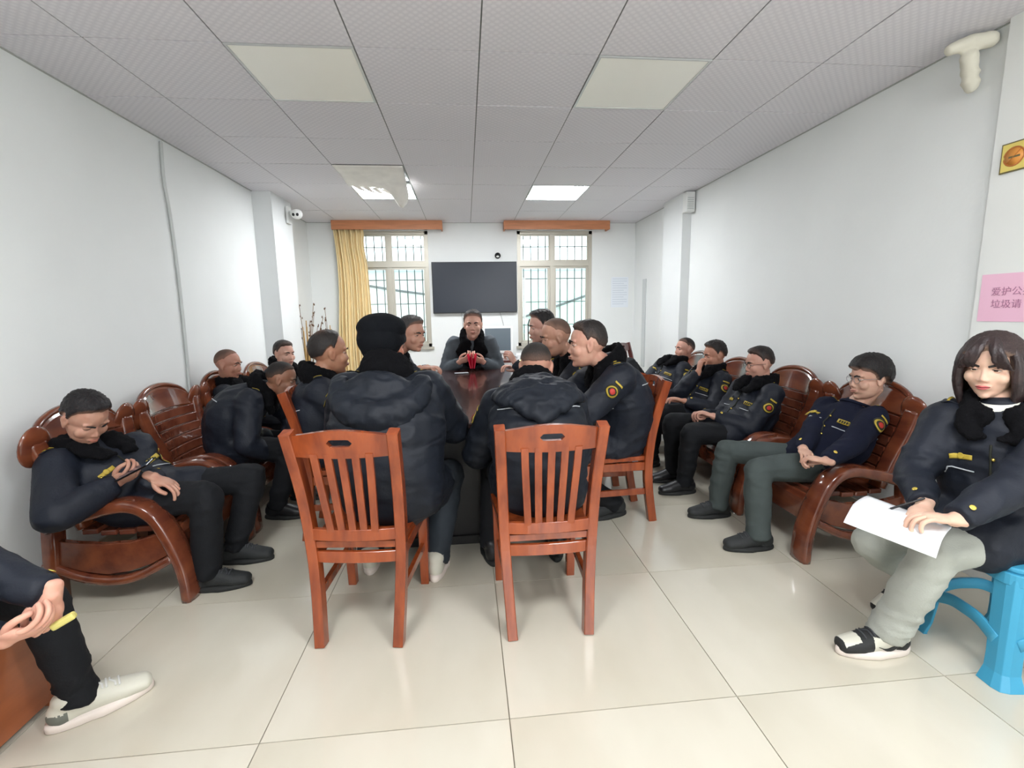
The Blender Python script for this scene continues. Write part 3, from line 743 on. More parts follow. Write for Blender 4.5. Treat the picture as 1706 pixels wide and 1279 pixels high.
# blue plastic stool
t = thing('plastic_stool', 'light blue plastic stool under the woman with papers', 'stool', loc=(2.03, 1.45, 0), rz=math.radians(-7))
slab(.155, .155, .415, .435, .05).obj('seat', M_blue, t, bevel=.006)
slab(.165, .165, .37, .415, .055).obj('seat_rim', M_blue, t, bevel=.004)
for sx in (-1, 1):
    for sy in (-1, 1):
        mb = MB(); n = 9
        V = []; F = []
        # L-shaped flaring leg built from an angle profile
        prof = [(-.075, 0), (-.03, .0), (-.008, -.008), (0, -.03), (0, -.075), (-.012, -.075), (-.012, -.035), (-.018, -.018), (-.035, -.012), (-.075, -.012)]
        for k in range(n):
            z = .395*(1-k/(n-1)); g = (1-z/.395); fl_ = .008+.022*g+.022*max(0, g-.86)/.14; sc = 1-.15*g+.35*max(0, g-.86)/.14
            for (a, b) in prof: V.append((sx*(.15+fl_+a*sc), sy*(.15+fl_+b*sc), z))
        K = len(prof)
        for k in range(n-1):
            for j in range(K): q = (k*K+j, k*K+(j+1) % K, (k+1)*K+(j+1) % K, (k+1)*K+j); F.append(q if sx*sy < 0 else q[::-1])
        F += [tuple(range(K)), tuple((n-1)*K+j for j in range(K))[::-1]]
        mb.add(V, F).obj('leg', M_blue, t, smooth=False, bevel=.002)
        mb = MB()
for sx in (-1, 1):
    MB().sweep(catmull([(sx*.168, -.13, .16), (sx*.165, -.06, .19), (sx*.165, 0, .195), (sx*.165, .06, .19), (sx*.168, .13, .16)], 4), (.006, .022), 8, ref=(1, 0, 0), sq=5, cap='flat').obj('cross_rail', M_blue, t)
    MB().sweep(catmull([(-.13, sx*.168, .16), (-.06, sx*.165, .19), (0, sx*.165, .195), (.06, sx*.165, .19), (.13, sx*.168, .16)], 4), (.006, .022), 8, ref=(0, 1, 0), sq=5, cap='flat').obj('cross_rail', M_blue, t)

# ------------------------------------------------------------------ desk corner behind
t = thing('desk', 'dark wooden desk behind the man in the grey coat', 'desk', loc=(.65, 6.35, 0))
MB().box((-.50, -.28, .70), (.32, .30, .73)).obj('desk_top', M_chaird, t, smooth=False, bevel=.004)
MB().box((-.48, -.25, 0), (-.44, .28, .70)).obj('side_panel', M_chaird, t, smooth=False)
MB().box((.26, -.25, 0), (.30, .28, .70)).obj('side_panel', M_chaird, t, smooth=False)
d_ = MB().box((-.02, -.26, .50), (.25, -.24, .68)).obj('drawer', M_chaird, t, smooth=False)
MB().box((.08, -.275, .585), (.15, -.26, .60)).obj('handle', M_steel, d_, smooth=False)
t = thing('monitor', 'old computer monitor with white body and dark grey screen on the desk', 'monitor', loc=(.42, 6.40, .73))
MB().box((-.20, -.02, .07), (.21, .10, .44)).obj('monitor_body', M_white, t, smooth=False, bevel=.008)
MB().box((-.17, -.025, .11), (.18, -.018, .41)).obj('screen', mat('monitor_screen', (92, 104, 112), .3), t, smooth=False)
MB().box((-.10, .0, 0), (.12, .14, .07)).obj('stand', M_white, t, smooth=False, bevel=.005)
t = thing('paper_stack', 'stack of white papers on the desk by the right window', 'papers', loc=(.78, 6.2, .73))
for k in range(6): MB().box((-.13+.008*(k % 3), -.1, .012*k), (.13-.006*(k % 2), .1, .012*k+.010)).obj('sheet_bundle', M_paper, t, smooth=False)
t = thing('microphone_stand', 'thin dark upright stand on the desk at the right window edge', 'stand', loc=(.84, 6.36, .73))
MB().sweep([(0, 0, 0), (0, 0, .02)], .05, 14).obj('base', M_black, t); MB().sweep([(0, 0, .02), (0, 0, .46), (.015, -.02, .52)], .008, 8).obj('stem', M_black, t)
# dry plants
pp1, pp2 = A(512, 600, 5.98), A(553, 600, 6.5)
for (bx, by), seed, lab, hgt, sp in (((pp1[0], 6.0), 1, 'dried reeds and twigs in a dark pot in the left corner', 1.52, .22), ((pp2[0], 6.5), 5, 'dried seed-head stems in front of the cream curtain', 1.50, .06)):
    t = thing('dried_plant', lab, 'dried plant', 'dried arrangements', (bx, by, 0)); rr = np.random.RandomState(seed)
    MB().sweep([(0, 0, .02), (0, 0, .2), (0, 0, .42), (0, 0, .45)], [.07, .085, .10, .105], 20, cap='flat').obj('pot', M_pot, t)
    for k in range(10 if seed == 1 else 4):
        a = rr.uniform(0, 6.28); q_ = rr.uniform(.01, .05); h = hgt*rr.uniform(.62, .88)
        MB().sweep([(q_*.5*math.cos(a), q_*.5*math.sin(a), .4), (q_*math.cos(a), q_*math.sin(a), h)], [.012, .006], 6).obj('cane', M_cane, t)
    for k in range(10 if seed == 1 else 4):
        a = rr.uniform(0, 6.28); q_ = rr.uniform(.05, sp); h = hgt*rr.uniform(.7, 1.0); c, s_ = math.cos(a), math.sin(a)
        P = catmull([(0, 0, .42), (max(-.03, q_*.3*c), q_*.3*s_, h*.6), (max(-.07, q_*c), max(-.2, min(.15, q_*s_)), h)], 4)
        br = MB().sweep(P, .0032, 5).obj('twig', M_twig, t)
        sd = MB()
        for q in range(4):
            p = P[-1-(q//2)]; sd.ell(p+rr.uniform(-.015, .015, 3), (.006, .006, .014), None, 6, 5)
        sd.obj('seed_heads', M_seed, br, kind='stuff')

# ------------------------------------------------------------------ people
def ik(a, b, hint, l1, l2):
    a = np.asarray(a, float); b = np.asarray(b, float); d = b-a; L = np.linalg.norm(d); mx = (l1+l2)*.995
    if L > mx: l1 *= L/mx; l2 *= L/mx
    if L < abs(l1-l2)+.02: L = abs(l1-l2)+.02
    u = d/np.linalg.norm(d); x = (l1*l1-l2*l2+L*L)/(2*L); h = math.sqrt(max(1e-6, l1*l1-x*x))
    p = np.asarray(hint, float)-a; p = p-u*np.dot(p, u); return a+u*x+nrm(p)*h

def head_parts(mb, o, M, s, female=False):
    def E(c, r): mb.ell(o+M@(np.array(c)*s), np.array(r)*s, M, 24, 16)
    jw = .9 if female else 1
    E((0, -.012, .03), (.077, .095, .088)); E((0, .010, -.030), (.067, .078, .083)); E((0, .016, -.058), (.061*jw, .066, .056))
    E((0, .030, -.080), (.046*jw, .048, .037)); E((0, .062, -.101), (.022*jw, .017, .014))
    for q in (-1, 1):
        E((q*.036, .052, -.030), (.030, .026, .030)); E((q*.028, .068, .024), (.028, .012, .011))
        E((q*.0105, .086, -.036), (.0078, .009, .0072))
        E((q*.077, -.010, -.006), (.008, .018, .030)); E((q*.082, -.016, .004), (.006, .013, .020))
        E((q*.078, -.005, -.028), (.006, .009, .010))
    mb.sweep([o+M@(np.array(p)*s) for p in ((0, .076, .012), (0, .083, -.012), (0, .0915, -.032))], [(.0075*s, .006*s), (.0078*s, .007*s), (.0095*s, .009*s)], 10)
    E((0, .079, -.063), (.024, .011, .016))

HAIR_AZ = [0, 35, 55, 70, 80, 92, 108, 125, 180]
def hair(o, M, s, style, col, parent, scalp, jit=0):
    tt, ts, em, nz = {'buzz': (.006, .0025, [38, 37, 33, 22, 8, 10, 0, -18, -26], .0006), 'shaved': (.0035, .0018, [44, 42, 36, 26, 12, 12, 4, -14, -24], .0004),
              'short': (.020, .008, [36, 34, 27, 10, -14, 8, -4, -30, -38], .004), 'flat': (.016, .006, [36, 35, 30, 14, -4, 10, 0, -24, -34], .002),
              'balding': (.010, .008, [52, 46, 34, 16, -6, 8, -4, -30, -38], .002), 'fringe': (.030, .022, [17, 16, 12, 0, -22, -16, -14, -34, -46], .003), 'long': (.022, .02, [30, 18, 8, -10, -30, -40, -44, -50, -55], .002)}[style]
    na, ne = 96, 44; C = np.array([0, -.012, .03]); V = []; D = []
    az = np.linspace(-180, 180, na, endpoint=False); el = np.linspace(-62, 90, ne)
    AZg, EL = np.meshgrid(az, el, indexing='ij'); a = np.radians(AZg.ravel()); e = np.radians(EL.ravel())
    d = np.stack([np.sin(a)*np.cos(e), np.cos(a)*np.cos(e), np.sin(e)], 1)
    r = 1/np.sqrt(((d/np.array([.077, .095, .088]))**2).sum(1))
    emin = np.interp(np.abs(AZg.ravel()), HAIR_AZ, em)
    jag = (noise(np.stack([AZg.ravel()*.09, AZg.ravel()*0+jit, EL.ravel()*.01], 1))-.5)*(5 if style != 'fringe' else 14)
    k = smooth(EL.ravel(), emin+jag-1, emin+jag+6); t_ = ts+(tt-ts)*smooth(EL.ravel(), 5, 55)
    if style in ('short', 'flat'): t_ = t_*(1+.35*smooth(d[:, 1], .2, .7)*smooth(EL.ravel(), 30, 50))
    t_ = t_+nz*(noise(d*np.array([16, 16, 9])+jit)-.5)*2+nz*.5*(noise(d*55+jit)-.5)*2
    rr = r+np.where(k > 0, t_*k-.005*(1-k), -.005)
    P = (C+d*rr[:, None])*s; W = o+P@M.T
    dens = np.clip(smooth(EL.ravel(), emin, emin+(38 if style in ('buzz', 'shaved', 'flat') else 10)), 0, 1)
    if style == 'shaved': dens = .12+dens*.55
    if style == 'buzz': dens = .6+.4*dens
    if style == 'flat': dens = .82+.18*dens
    if style == 'balding': dens = dens*(1-.55*np.exp(-((d-nrm(np.array([0, -.35, .9])))**2).sum(1)/.10))
    F = [(i*ne+j, ((i+1) % na)*ne+j, ((i+1) % na)*ne+j+1, i*ne+j+1) for i in range(na) for j in range(ne-1)]
    me = np_mesh('hair', W, np.array(F)[:, ::-1], mat('hair_%d_%s_%d' % (col[0], style, scalp[0]), col, .7 if style in ('buzz', 'shaved') else .5, attr=tuple(int(x*.72) for x in scalp), bump=.5, bscale=300, spec=.3))
    at_ = me.color_attributes.new('hair_cover', 'FLOAT_COLOR', 'POINT')
    at_.data.foreach_set('color', np.repeat(np.stack([dens], 1), 4, axis=1).astype(np.float32).ravel())
    return link('hair', me, parent)

def hand(mb, fin, w, d, pn, side, curl, s):
    """palm into mb (to be remeshed), fingers into fin. pn = palm normal, side=+1 left hand, -1 right hand"""
    d = nrm(d); z = -nrm(np.asarray(pn, float)-d*np.dot(pn, d)); x = np.cross(d, z); M = np.column_stack([x, d, z])
    g = lambda p: np.asarray(w)+M@(np.array(p, float)*s)
    mb.ell(g((0, .048, 0)), np.array((.038, .048, .015))*s, M, 14, 10); mb.ell(g((side*.024, .034, -.007)), np.array((.016, .030, .014))*s, M)
    mb.sweep([g((0, -.03, 0)), g((0, .02, 0))], [(.026*s, .019*s), (.029*s, .017*s)], 12, ref=x)
    for k, (bx, by, L) in enumerate(((.027, .080, .074), (.009, .087, .082), (-.009, .085, .076), (-.026, .076, .060))):
        c = curl*(1+.08*k); p = np.array([side*bx, by-.02, -.001]); ang = 0; P = [p.copy(), p+[0, .02, 0]]; p = P[-1].copy(); spread = side*bx*1.2
        for seg, an in ((.44, .75), (.32, 1.0), (.24, .7)):
            ang += c*an; p = p+np.array([spread*math.cos(ang)*.6*L*seg/.03*.05, L*seg*math.cos(ang), -L*seg*math.sin(ang)]); P.append(p.copy())
        fin.sweep([g(q) for q in catmull(P, 3)], [s*(.0088-.0016*i/12) for i in range(len(catmull(P, 3)))], 8)
    P = [np.array([side*.016, .012, -.006]), np.array([side*.036, .036, -.014-.01*curl]), np.array([side*(.046-.010*curl), .064, -.018-.02*curl]), np.array([side*(.046-.022*curl), .088, -.018-.03*curl])]
    fin.sweep([g(q) for q in catmull(P, 3)], [s*(.0125-.0035*i/9) for i in range(10)], 8)
    return M

def shoe(parent, ank, d, style, s=1.0, pitch=0, side=1):
    """ank: point on the ground under the ankle (or lifted), d: toe direction"""
    d = np.array([d[0], d[1], 0.]); d = nrm(d); R = np.array([d[1], -d[0], 0]); M = np.column_stack([R, d, (0, 0, 1.)])
    if pitch: M = M@rotx(pitch)
    g = lambda p: np.asarray(ank)+M@(np.array(p, float)*s)
    up = MB()
    up.ell(g((0, -.034, .050)), np.array((.036, .048, .048))*s, M); up.ell(g((0, -.014, .088)), np.array((.045, .054, .034))*s, M)
    up.sweep([g((0, -.02, .06)), g((0, .05, .055)), g((0, .11, .042)), g((.0, .160, .036))], [(.036*s, .045*s), (.040*s, .042*s), (.045*s, .034*s), (.038*s, .027*s)], 14, ref=R)
    V, Q = remesh(up, (.003 if style == 'panel' else .006)*s, 3 if style != 'panel' else 8); L = (V-np.asarray(ank))@M/s
    L[:, 2] = np.maximum(L[:, 2], .012); V = np.asarray(ank)+(L*s)@M.T
    fc = L[Q].mean(1); mi = np.zeros(len(Q), np.int32)
    if style == 'panel':
        mats = [M_soleb, M_shoew]; x, y, z = fc.T
        mi[(y > .115) & (y < .172) & (z > .038) & (np.abs(x) < .031)] = 1
        mi[(y > -.012) & (y < .075) & (z > .02) & (z < .076+.1*(y-.02)) & (np.abs(x) > .018)] = 1
        mi[(y < -.03) & (z > .06) & (z < .085)] = 1
    elif style == 'white': mats = [M_shoew, M_soleg]; mi[(fc[:, 1] < -.03) & (fc[:, 2] < .06)] = 1
    elif style == 'sport': mats = [M_shoew]
    elif style == 'mesh': mats = [M_shoem]
    else: mats = [M_shoeb]
    o = link('shoe', np_mesh('shoe', V, Q, mats, mi=mi), parent)
    out = [(math.sin(t)*(.045 if math.cos(t) > -.2 else .038)*(1-.10*math.cos(t)), .05+.135*math.cos(t)) for t in np.linspace(0, 2*math.pi, 28, endpoint=False)]
    h0 = .030 if style in ('panel', 'white', 'sport') else .022; mb = MB(); N = len(out)
    rows = ((.94, 0), (1.03, .004), (1.05, h0*.6), (1.0, h0)); VV = [g((x*k, .05+(y-.05)*(1+(k-1)*.4), z)) for k, z in rows for x, y in out]
    FF = [(r*N+i, r*N+(i+1) % N, (r+1)*N+(i+1) % N, (r+1)*N+i) for r in range(3) for i in range(N)]+[tuple(range(N))[::-1], tuple(3*N+i for i in range(N))]
    mb.add(VV, FF); mb.obj('sole', {'panel': M_solew, 'white': M_solew, 'sport': M_solew}.get(style, M_soleb), o)
    lc = MB(); bv = BVHTree.FromPolygons([tuple(v) for v in V], [tuple(q) for q in Q.tolist()])
    def top(x, y):
        h = bv.ray_cast(Vector(g((x, y, .3))), Vector(-M[:, 2])); return (np.array(h[0])+M[:, 2]*.002*s) if h[0] else g((x, y, .08))
    if style != 'dress':
        for k in range(5):
            y = .035+k*.016; lc.sweep([top(xx, y+.006*(k % 2)*(1 if xx > 0 else -1)) for xx in (-.024, -.012, 0, .012, .024)], .0032*s, 6)
        if style == 'panel':
            lc.sweep([top(-.01, .03), top(-.03, .02)+[0, 0, .012], g((-.036, .035, .10))], .003*s, 6); lc.sweep([top(.01, .03), g((.02, .02, .125))], .003*s, 6)
        lc.obj('laces', M_lace if style in ('white',) else M_laceb, o)
    if style in ('panel', 'sport'):
        for q in (-1, 1):
            sw = MB(); P = [(-.025, .066), (.005, .043), (.028, .036), (.062, .052)]; P2 = []
            for (y, z) in catmull([np.array(p) for p in P], 4):
                h = bv.ray_cast(Vector(g((q*.2, y, z))), Vector(-q*M[:, 0])); P2.append(np.array(h[0])+q*M[:, 0]*.003 if h[0] else g((q*.045, y, z)))
            n = len(P2); sw.sweep(P2, [(.0015, .0012+.009*math.sin(min(1, i/(n-1)*1.15)*math.pi)**1.2*(1-.2*i/n)) for i in range(n)], 6, ref=M[:, 0]*q)
            sw.obj('side_stripe', M_soleb if style == 'panel' else M_gold, o)
    return o

CNT = 0
def person(label, pel, neck, head, face, body, rh, lh, re, le, rk, lk, ra, la, rd=None, ld=None, s=1.0, top='navy', trou=None, shoes='dress',
           hairs='short', hc=(24, 22, 22), sk=(205, 160, 138), collar=True, vox=.0058, bulk=1.0, rcurl=.7, lcurl=.7, rpalm=(0, 0, -1), lpalm=(0, 0, -1), rdir=None, ldir=None,
           female=False, glasses=None, cap=False, hood=None, badge=True, eyes=.25, loose=1.0, legw=1.0, tail=.14, hs=None, slouch=.05, rp=0, lp=0, lips=None, long=False):
    global CNT; CNT += 1; seed = CNT
    P = lambda v: np.asarray(v, float)
    pel, neck, head = P(pel), P(neck), P(head); F = nrm([body[0], body[1], 0]); Rv = np.array([F[1], -F[0], 0.])
    root = thing('person', label, 'person', loc=(pel[0], pel[1], 0))
    hs = hs or s; d_n = head-neck; L_n = np.linalg.norm(d_n); neck = head-d_n/L_n*min(max(L_n, (.160 if collar else .172)*hs), .20*hs)
    off = np.array([pel[0], pel[1], 0.])
    MS = {'navy': M_navy, 'padded': M_navy2, 'knit': M_navyk, 'coat': M_coat}[top]
    up = nrm(neck-pel); Tf = nrm(np.cross(up, Rv)*-1); 
    if np.dot(Tf, F) < 0: Tf = -Tf
    hs = hs or s; HM = frame(face)
    sh = {1: neck-up*.045*s+Rv*.165*s, -1: neck-up*.045*s-Rv*.165*s}
    hip = {1: pel+Rv*.085*s, -1: pel-Rv*.085*s}
    wr = {1: P(rh), -1: P(lh)}; el = {1: ik(sh[1], rh, re, .285*s, .25*s), -1: ik(sh[-1], lh, le, .285*s, .25*s)}
    an = {1: P(ra)+[0, 0, .09], -1: P(la)+[0, 0, .09]}; kn = {1: ik(hip[1], an[1], rk, .42*s, .395*s), -1: ik(hip[-1], an[-1], lk, .42*s, .395*s)}
    mid = (pel+neck)/2-Tf*slouch
    spine = catmull([pel, pel*.6+mid*.4-Tf*.01, mid, neck*.6+mid*.4, neck], 3)
    # ---- body
    b = MB(); fin = MB(); head_parts(b, head, HM, hs, female)
    nb = head+HM@(np.array([0, -.028, -.06])*hs)
    b.sweep([nb, (nb+neck)/2-Tf*.004, neck-up*.02], [.048*hs, .050*hs, .058*hs], 14)
    b.sweep(spine, [(.09, .06)]*4+[(.10, .06)]*(len(spine)-5)+[(.07, .055)], 14, ref=Rv)
    hd = {1: rdir, -1: ldir}; hp = {1: rpalm, -1: lpalm}; hcv = {1: rcurl, -1: lcurl}
    for q in (1, -1):
        b.sweep([neck-up*.05, sh[q], el[q], wr[q]], [.04*s, .035*s, .033*s, .026*s], 10); b.sweep([pel, hip[q], kn[q], an[q]-[0, 0, .03]], [.08, .07, .048, .036], 10)
        dd = hd[q] if hd[q] is not None else nrm(wr[q]-el[q]); hand(b, fin, wr[q], dd, hp[q], -q, hcv[q], s*1.02)
    V, Q = remesh(b, vox, 3 if vox > .005 else 4, .5)
    L = (V-head)@HM/hs; near = np.linalg.norm(L, axis=1) < .17
    for q in (-1, 1):
        gq = np.exp(-((L[:, 0]-q*.031)/.015)**2-((L[:, 2]-.004)/.010)**2)*(L[:, 1] > .03)*near
        V -= (gq*.0050*hs)[:, None]*HM[:, 1]
        ge = np.exp(-((L[:, 1]+.004)/.007)**2-((L[:, 2]-.002)/.012)**2)*(np.abs(L[:, 0]) > .078)*(L[:, 0]*q > 0)*near
        V -= (ge*.005*hs)[:, None]*HM[:, 0]*q
    gm = np.exp(-(L[:, 0]/.03)**2-((L[:, 2]+.083)/.006)**2)*(L[:, 1] > .05)*near; V -= (gm*.003*hs)[:, None]*HM[:, 1]
    # eyelids
    for q in (-1, 1):
        c = np.array([q*.031, .0625, .003]); r = .0138; hi, lo = 22*eyes*1.6-2, -20*min(1, eyes*1.6)-3
        for e0, e1, mi_ in ((hi, 88, 0), (-88, lo, 0)):
            VV = []; es = np.linspace(e0, e1, 7); az_ = np.linspace(-95, 95, 15)
            for e in es:
                for a in az_:
                    ee = math.radians(e+(0 if abs(e) > 40 else -abs(a)*.06*(1 if e0 > -80 else -1))); aa = math.radians(a)
                    VV.append(head+HM@((c+r*np.array([math.sin(aa)*math.cos(ee)*1.12, math.cos(aa)*math.cos(ee), math.sin(ee)]))*hs))
            fin.add(VV, [(i*15+j, i*15+j+1, (i+1)*15+j+1, (i+1)*15+j) for i in range(6) for j in range(14)])
        la_ = [head+HM@((c+(r+.0006)*np.array([math.sin(a)*math.cos(math.radians(hi))*1.12, math.cos(a)*math.cos(math.radians(hi)), math.sin(math.radians(hi-abs(a)*3))]))*hs) for a in np.linspace(-1.0, 1.0, 9)]
        fin.sweep(la_, [hs*x for x in (.0005, .0009, .0012, .0013, .0013, .0013, .0012, .0009, .0005)], 5, mi=1)
    SK = skin(sk); link('body', np_mesh('body', V-off, Q, [SK, M_lash], extra=sub(fin, off)), root)
    for q in (-1, 1):
        ey = MB(); c = head+HM@(np.array([q*.031, .0625, .003])*hs); ey.ell(c, .0128*hs, HM@np.array([[1, 0, 0], [0, 0, 1], [0, -1, 0.]]), 16, 12)
        cen = np.array([np.mean([ey.v[i] for i in fc], axis=0) for fc in ey.f]); dl = (cen-c)@HM
        ey.m = [1 if x[1] > .0128*hs*.86 else 0 for x in dl]; sub(ey, off).obj('eye', [M_eyew, M_iris], root)
        eb = MB(); eb.sweep([head+HM@(np.array(p)*hs) for p in ((q*.014, .090, .0195), (q*.030, .0875, .0255), (q*.047, .073, .022))], [(.0018*hs, .0042*hs), (.0020*hs, .0048*hs), (.001*hs, .0022*hs)], 8, ref=HM[:, 1])
        sub(eb, off).obj('eyebrow', mat('brow_%d' % hc[0], tuple(int(x*.6) for x in hc), .8), root)
    lp_ = MB()
    g = lambda *p: head+HM@(np.array(p)*hs)
    w_ = .021
    lp_.sweep([g(-w_, .0835, -.0615), g(-.009, .0925, -.0585), g(0, .0945, -.0600), g(.009, .0925, -.0585), g(w_, .0835, -.0615)], [(.001, .001), (.004*hs, .0034*hs), (.004*hs, .0034*hs), (.004*hs, .0034*hs), (.001, .001)], 8, ref=HM[:, 1])
    lp_.sweep([g(-w_*.95, .0835, -.0635), g(-.009, .0915, -.0675), g(0, .093, -.068), g(.009, .0915, -.0675), g(w_*.95, .0835, -.0635)], [(.001, .001), (.004*hs, .0038*hs), (.0045*hs, .0042*hs), (.004*hs, .0038*hs), (.001, .001)], 8, ref=HM[:, 1])
    lp_.sweep([g(-w_, .0850, -.0628), g(0, .0965, -.0635), g(w_, .0850, -.0628)], .0009*hs, 5, mi=1)
    sub(lp_, off).obj('lips', [M_lipsw if female else mat('lips_%d' % sk[0], (int(sk[0]*.84), int(sk[1]*.70), int(sk[2]*.70)), .5), M_lash], root)
    # ---- hair / cap
    if not cap: h_o = hair(head-off, HM, hs, hairs, hc, root, sk, seed*3.1)
    else:
        h_o = hair(head-off, HM, hs, 'short', hc, root, sk, seed)
        c = MB(); G = lambda p: head+HM@(np.array(p)*hs)
        c.ell(G((0, -.022, .080)), np.array((.104, .120, .066))*hs, HM, 20, 12); c.ell(G((0, -.045, .030)), np.array((.098, .098, .090))*hs, HM, 20, 12); c.ell(G((0, -.055, -.005)), np.array((.082, .072, .070))*hs, HM, 20, 12)
        c.sweep([G((.088*math.sin(a), -.014+.103*math.cos(a), .030-.018*math.cos(a+math.pi))) for a in np.linspace(0, 6.283, 24, endpoint=False)], (.012*hs, .026*hs), 10, ref=HM[:, 0]*0+HM[:, 2]*0+HM[:, 1]*.0+np.array([.3, .2, .1]), closed=True)
        V, Q = remesh(c, .007, 4); V = wrinkle(V, Q, .004, (14, 14, 14), 9)
        link('winter_cap', np_mesh('winter_cap', V-off, Q, M_cap), root)
    if long:
        c = MB(); G = lambda p: head+HM@(np.array(p)*hs)
        for a in list(range(58, 181, 9))+[-x for x in range(58, 180, 9)]:
            ar = math.radians(a); sx_, cy_ = math.sin(ar), math.cos(ar); fr = 1 if abs(a) < 75 else 0
            Ls = -.20+.03*math.sin(a*.7); pts = [(.045*sx_, .055*cy_-.01, .105), (.084*sx_, .098*cy_-.012, .055), (.097*sx_, .108*cy_-.012, -.01), (.099*sx_, .106*cy_-.014, -.08), (.090*sx_, .10*cy_-.020, -.14), (.078*sx_, .088*cy_-.020, Ls)]
            c.sweep(catmull([G(p) for p in pts], 3), [hs*x for x in np.linspace(.016, .017, 8).tolist()+np.linspace(.017, .008, 8).tolist()], 8)
        for a0 in (-42, -34, -26, -17, 14, 22, 31, 40):
            a = math.radians(a0); c.sweep(catmull([G((.03*math.sin(a), .045, .118)), G((.062*math.sin(a), .086, .085)), G((.075*math.sin(a*1.35), .094, .046)), G((.080*math.sin(a*1.7), .088-.02*abs(math.sin(a)), .020-.020*abs(math.sin(a))))], 3), [hs*x for x in np.linspace(.012, .005, 10)], 8)
        V, Q = remesh(c, .0045, 2); Lh = (V-head)@HM; N = vnorm(V, Q); az_ = np.arctan2(Lh[:, 0], Lh[:, 1]+.01)
        V = V+N*((noise(np.stack([az_*30, Lh[:, 2]*6, az_*0], 1))-.5)*.004)[:, None]
        link('long_hair', np_mesh('long_hair', V-off, Q, mat('woman_hair', (52, 38, 38), .42, var=.35, vscale=30, c2=(28, 20, 22), bump=.4, bscale=200, spec=.5)), h_o)
    if glasses:
        gl = MB(); r_ = .0205 if glasses == 'round' else .021; G = lambda p: head+HM@(np.array(p)*hs)
        for q in (-1, 1):
            gl.sweep([G((q*.031+r_*math.cos(t_)*1.08, .088-.10*abs(q*.031+r_*math.cos(t_))**1.6, .001+r_*.88*math.sin(t_))) for t_ in np.linspace(0, 6.283, 20, endpoint=False)], .0014*hs, 6, closed=True)
            gl.sweep([G((q*.054, .079, .006)), G((q*.074, .045, .007)), G((q*.083, -.005, .006)), G((q*.082, -.022, -.006))], .0014*hs, 6)
        gl.sweep([G((-.0095, .089, .004)), G((0, .094, .008)), G((.0095, .089, .004))], .0013*hs, 6)
        sub(gl, off).obj('spectacles', M_glassf if glasses == 'round' else M_steel, root)
    # ---- jacket
    j = MB(); B = s*bulk; kn_ = top == 'knit'; pad = .82 if kn_ else 1.0
    prof = [(.178, .150), (.182, .155), (.186, .158), (.19, .158), (.196, .158), (.204, .156), (.208, .152), (.205, .146), (.198, .138), (.185, .128), (.165, .112), (.125, .095), (.082, .08)]
    if kn_: prof = prof[:9]+[(.184, .124), (.164, .112), (.118, .098), (.074, .074)]
    j.sweep(spine, [(a*B*(.94 if kn_ else 1), c*B*(.84 if kn_ else 1)) for a, c in prof], 20, ref=Rv)
    bvT = BVHTree.FromPolygons([tuple(v) for v in j.v], [tuple(q) for q in j.f])
    for q in (1, -1):
        j.ell(sh[q]-up*.012, np.array((.082, .078, .078))*B*pad)
        m1 = (sh[q]+el[q])/2; m2 = (el[q]+wr[q])/2; e_ = wr[q]-nrm(wr[q]-el[q])*.012
        j.sweep([sh[q], m1, el[q]], [.080*B*pad, .074*B*pad, .068*B*pad], 14); j.sweep([el[q], m2, e_], [.067*B*pad, .060*B*pad, .047*B*pad], 14, cap='flat')
        dk = nrm(kn[q]-hip[q])
        if tail: j.sweep([hip[q]-dk*.02, hip[q]+dk*tail*s], [.112*B*pad, .102*B*pad], 14)
    V, Q = remesh(j, .0115 if vox < .005 else .014, 5)
    V = wrinkle(V, Q, .015 if not kn_ else .011, (7, 7, 14), seed)
    if top == 'padded':
        N = vnorm(V, Q); hgt = (V-pel)@up; V = V-N*(np.abs(np.sin(hgt*math.pi/.11))**8*.004)[:, None]
    Vj, Qj = V, Q; jo = link('jacket', np_mesh('jacket', V-off, Q, MS), root)
    bvh = BVHTree.FromPolygons([tuple(v) for v in V], [tuple(q) for q in Q.tolist()])
    def hit(o_, d_, lift=.003, torso=False):
        h = (bvT if torso else bvh).ray_cast(Vector(o_), Vector(nrm(d_)))
        if h[0] is None: return None
        if torso:
            n_ = bvh.ray_cast(h[0]-Vector(nrm(d_))*.035, Vector(nrm(d_)), .08)
            if n_[0] is None: n_ = bvh.find_nearest(h[0])
            h = n_
        return np.array(h[0])+np.array(h[1])*lift
    ctr = neck-up*.20*s
    def chest(x, z, back=False, lift=.003):
        sg = -1 if back else 1
        return hit(neck+Rv*x*s+up*z*s+Tf*.6*sg, -Tf*sg, lift, True)
    def line(pts, name, m, r=.0028, parent=jo):
        pts = [p for p in pts if p is not None]
        if len(pts) > 2: sub(MB().sweep(pts, r, 6), off).obj(name, m, parent)
    def patch(o_, d_, U_, w_, h_, m, name='badge', lift=.004, rnd=False, par=None, torso=False):
        d_ = nrm(d_); X = nrm(np.cross(U_, d_)); Uo = np.cross(d_, X); n = 6; VV = []; ok = True
        if rnd:
            rings = [(0, 1)]; VV = []; N_ = 16
            for k in range(1, 4):
                for i in range(N_): VV.append((w_/2*k/3*math.cos(6.2832*i/N_), h_/2*k/3*math.sin(6.2832*i/N_)))
            VV = [(0, 0)]+VV; FF = [(0, 1+i, 1+(i+1) % N_) for i in range(N_)]+[(1+k*N_+i, 1+(k+1)*N_+i, 1+(k+1)*N_+(i+1) % N_, 1+k*N_+(i+1) % N_) for k in range(2) for i in range(N_)]
        else:
            VV = [((-.5+i/n)*w_, (-.5+k/3)*h_) for i in range(n+1) for k in range(4)]; FF = [(i*4+k, i*4+4+k, i*4+5+k, i*4+1+k) for i in range(n) for k in range(3)]
        W = []
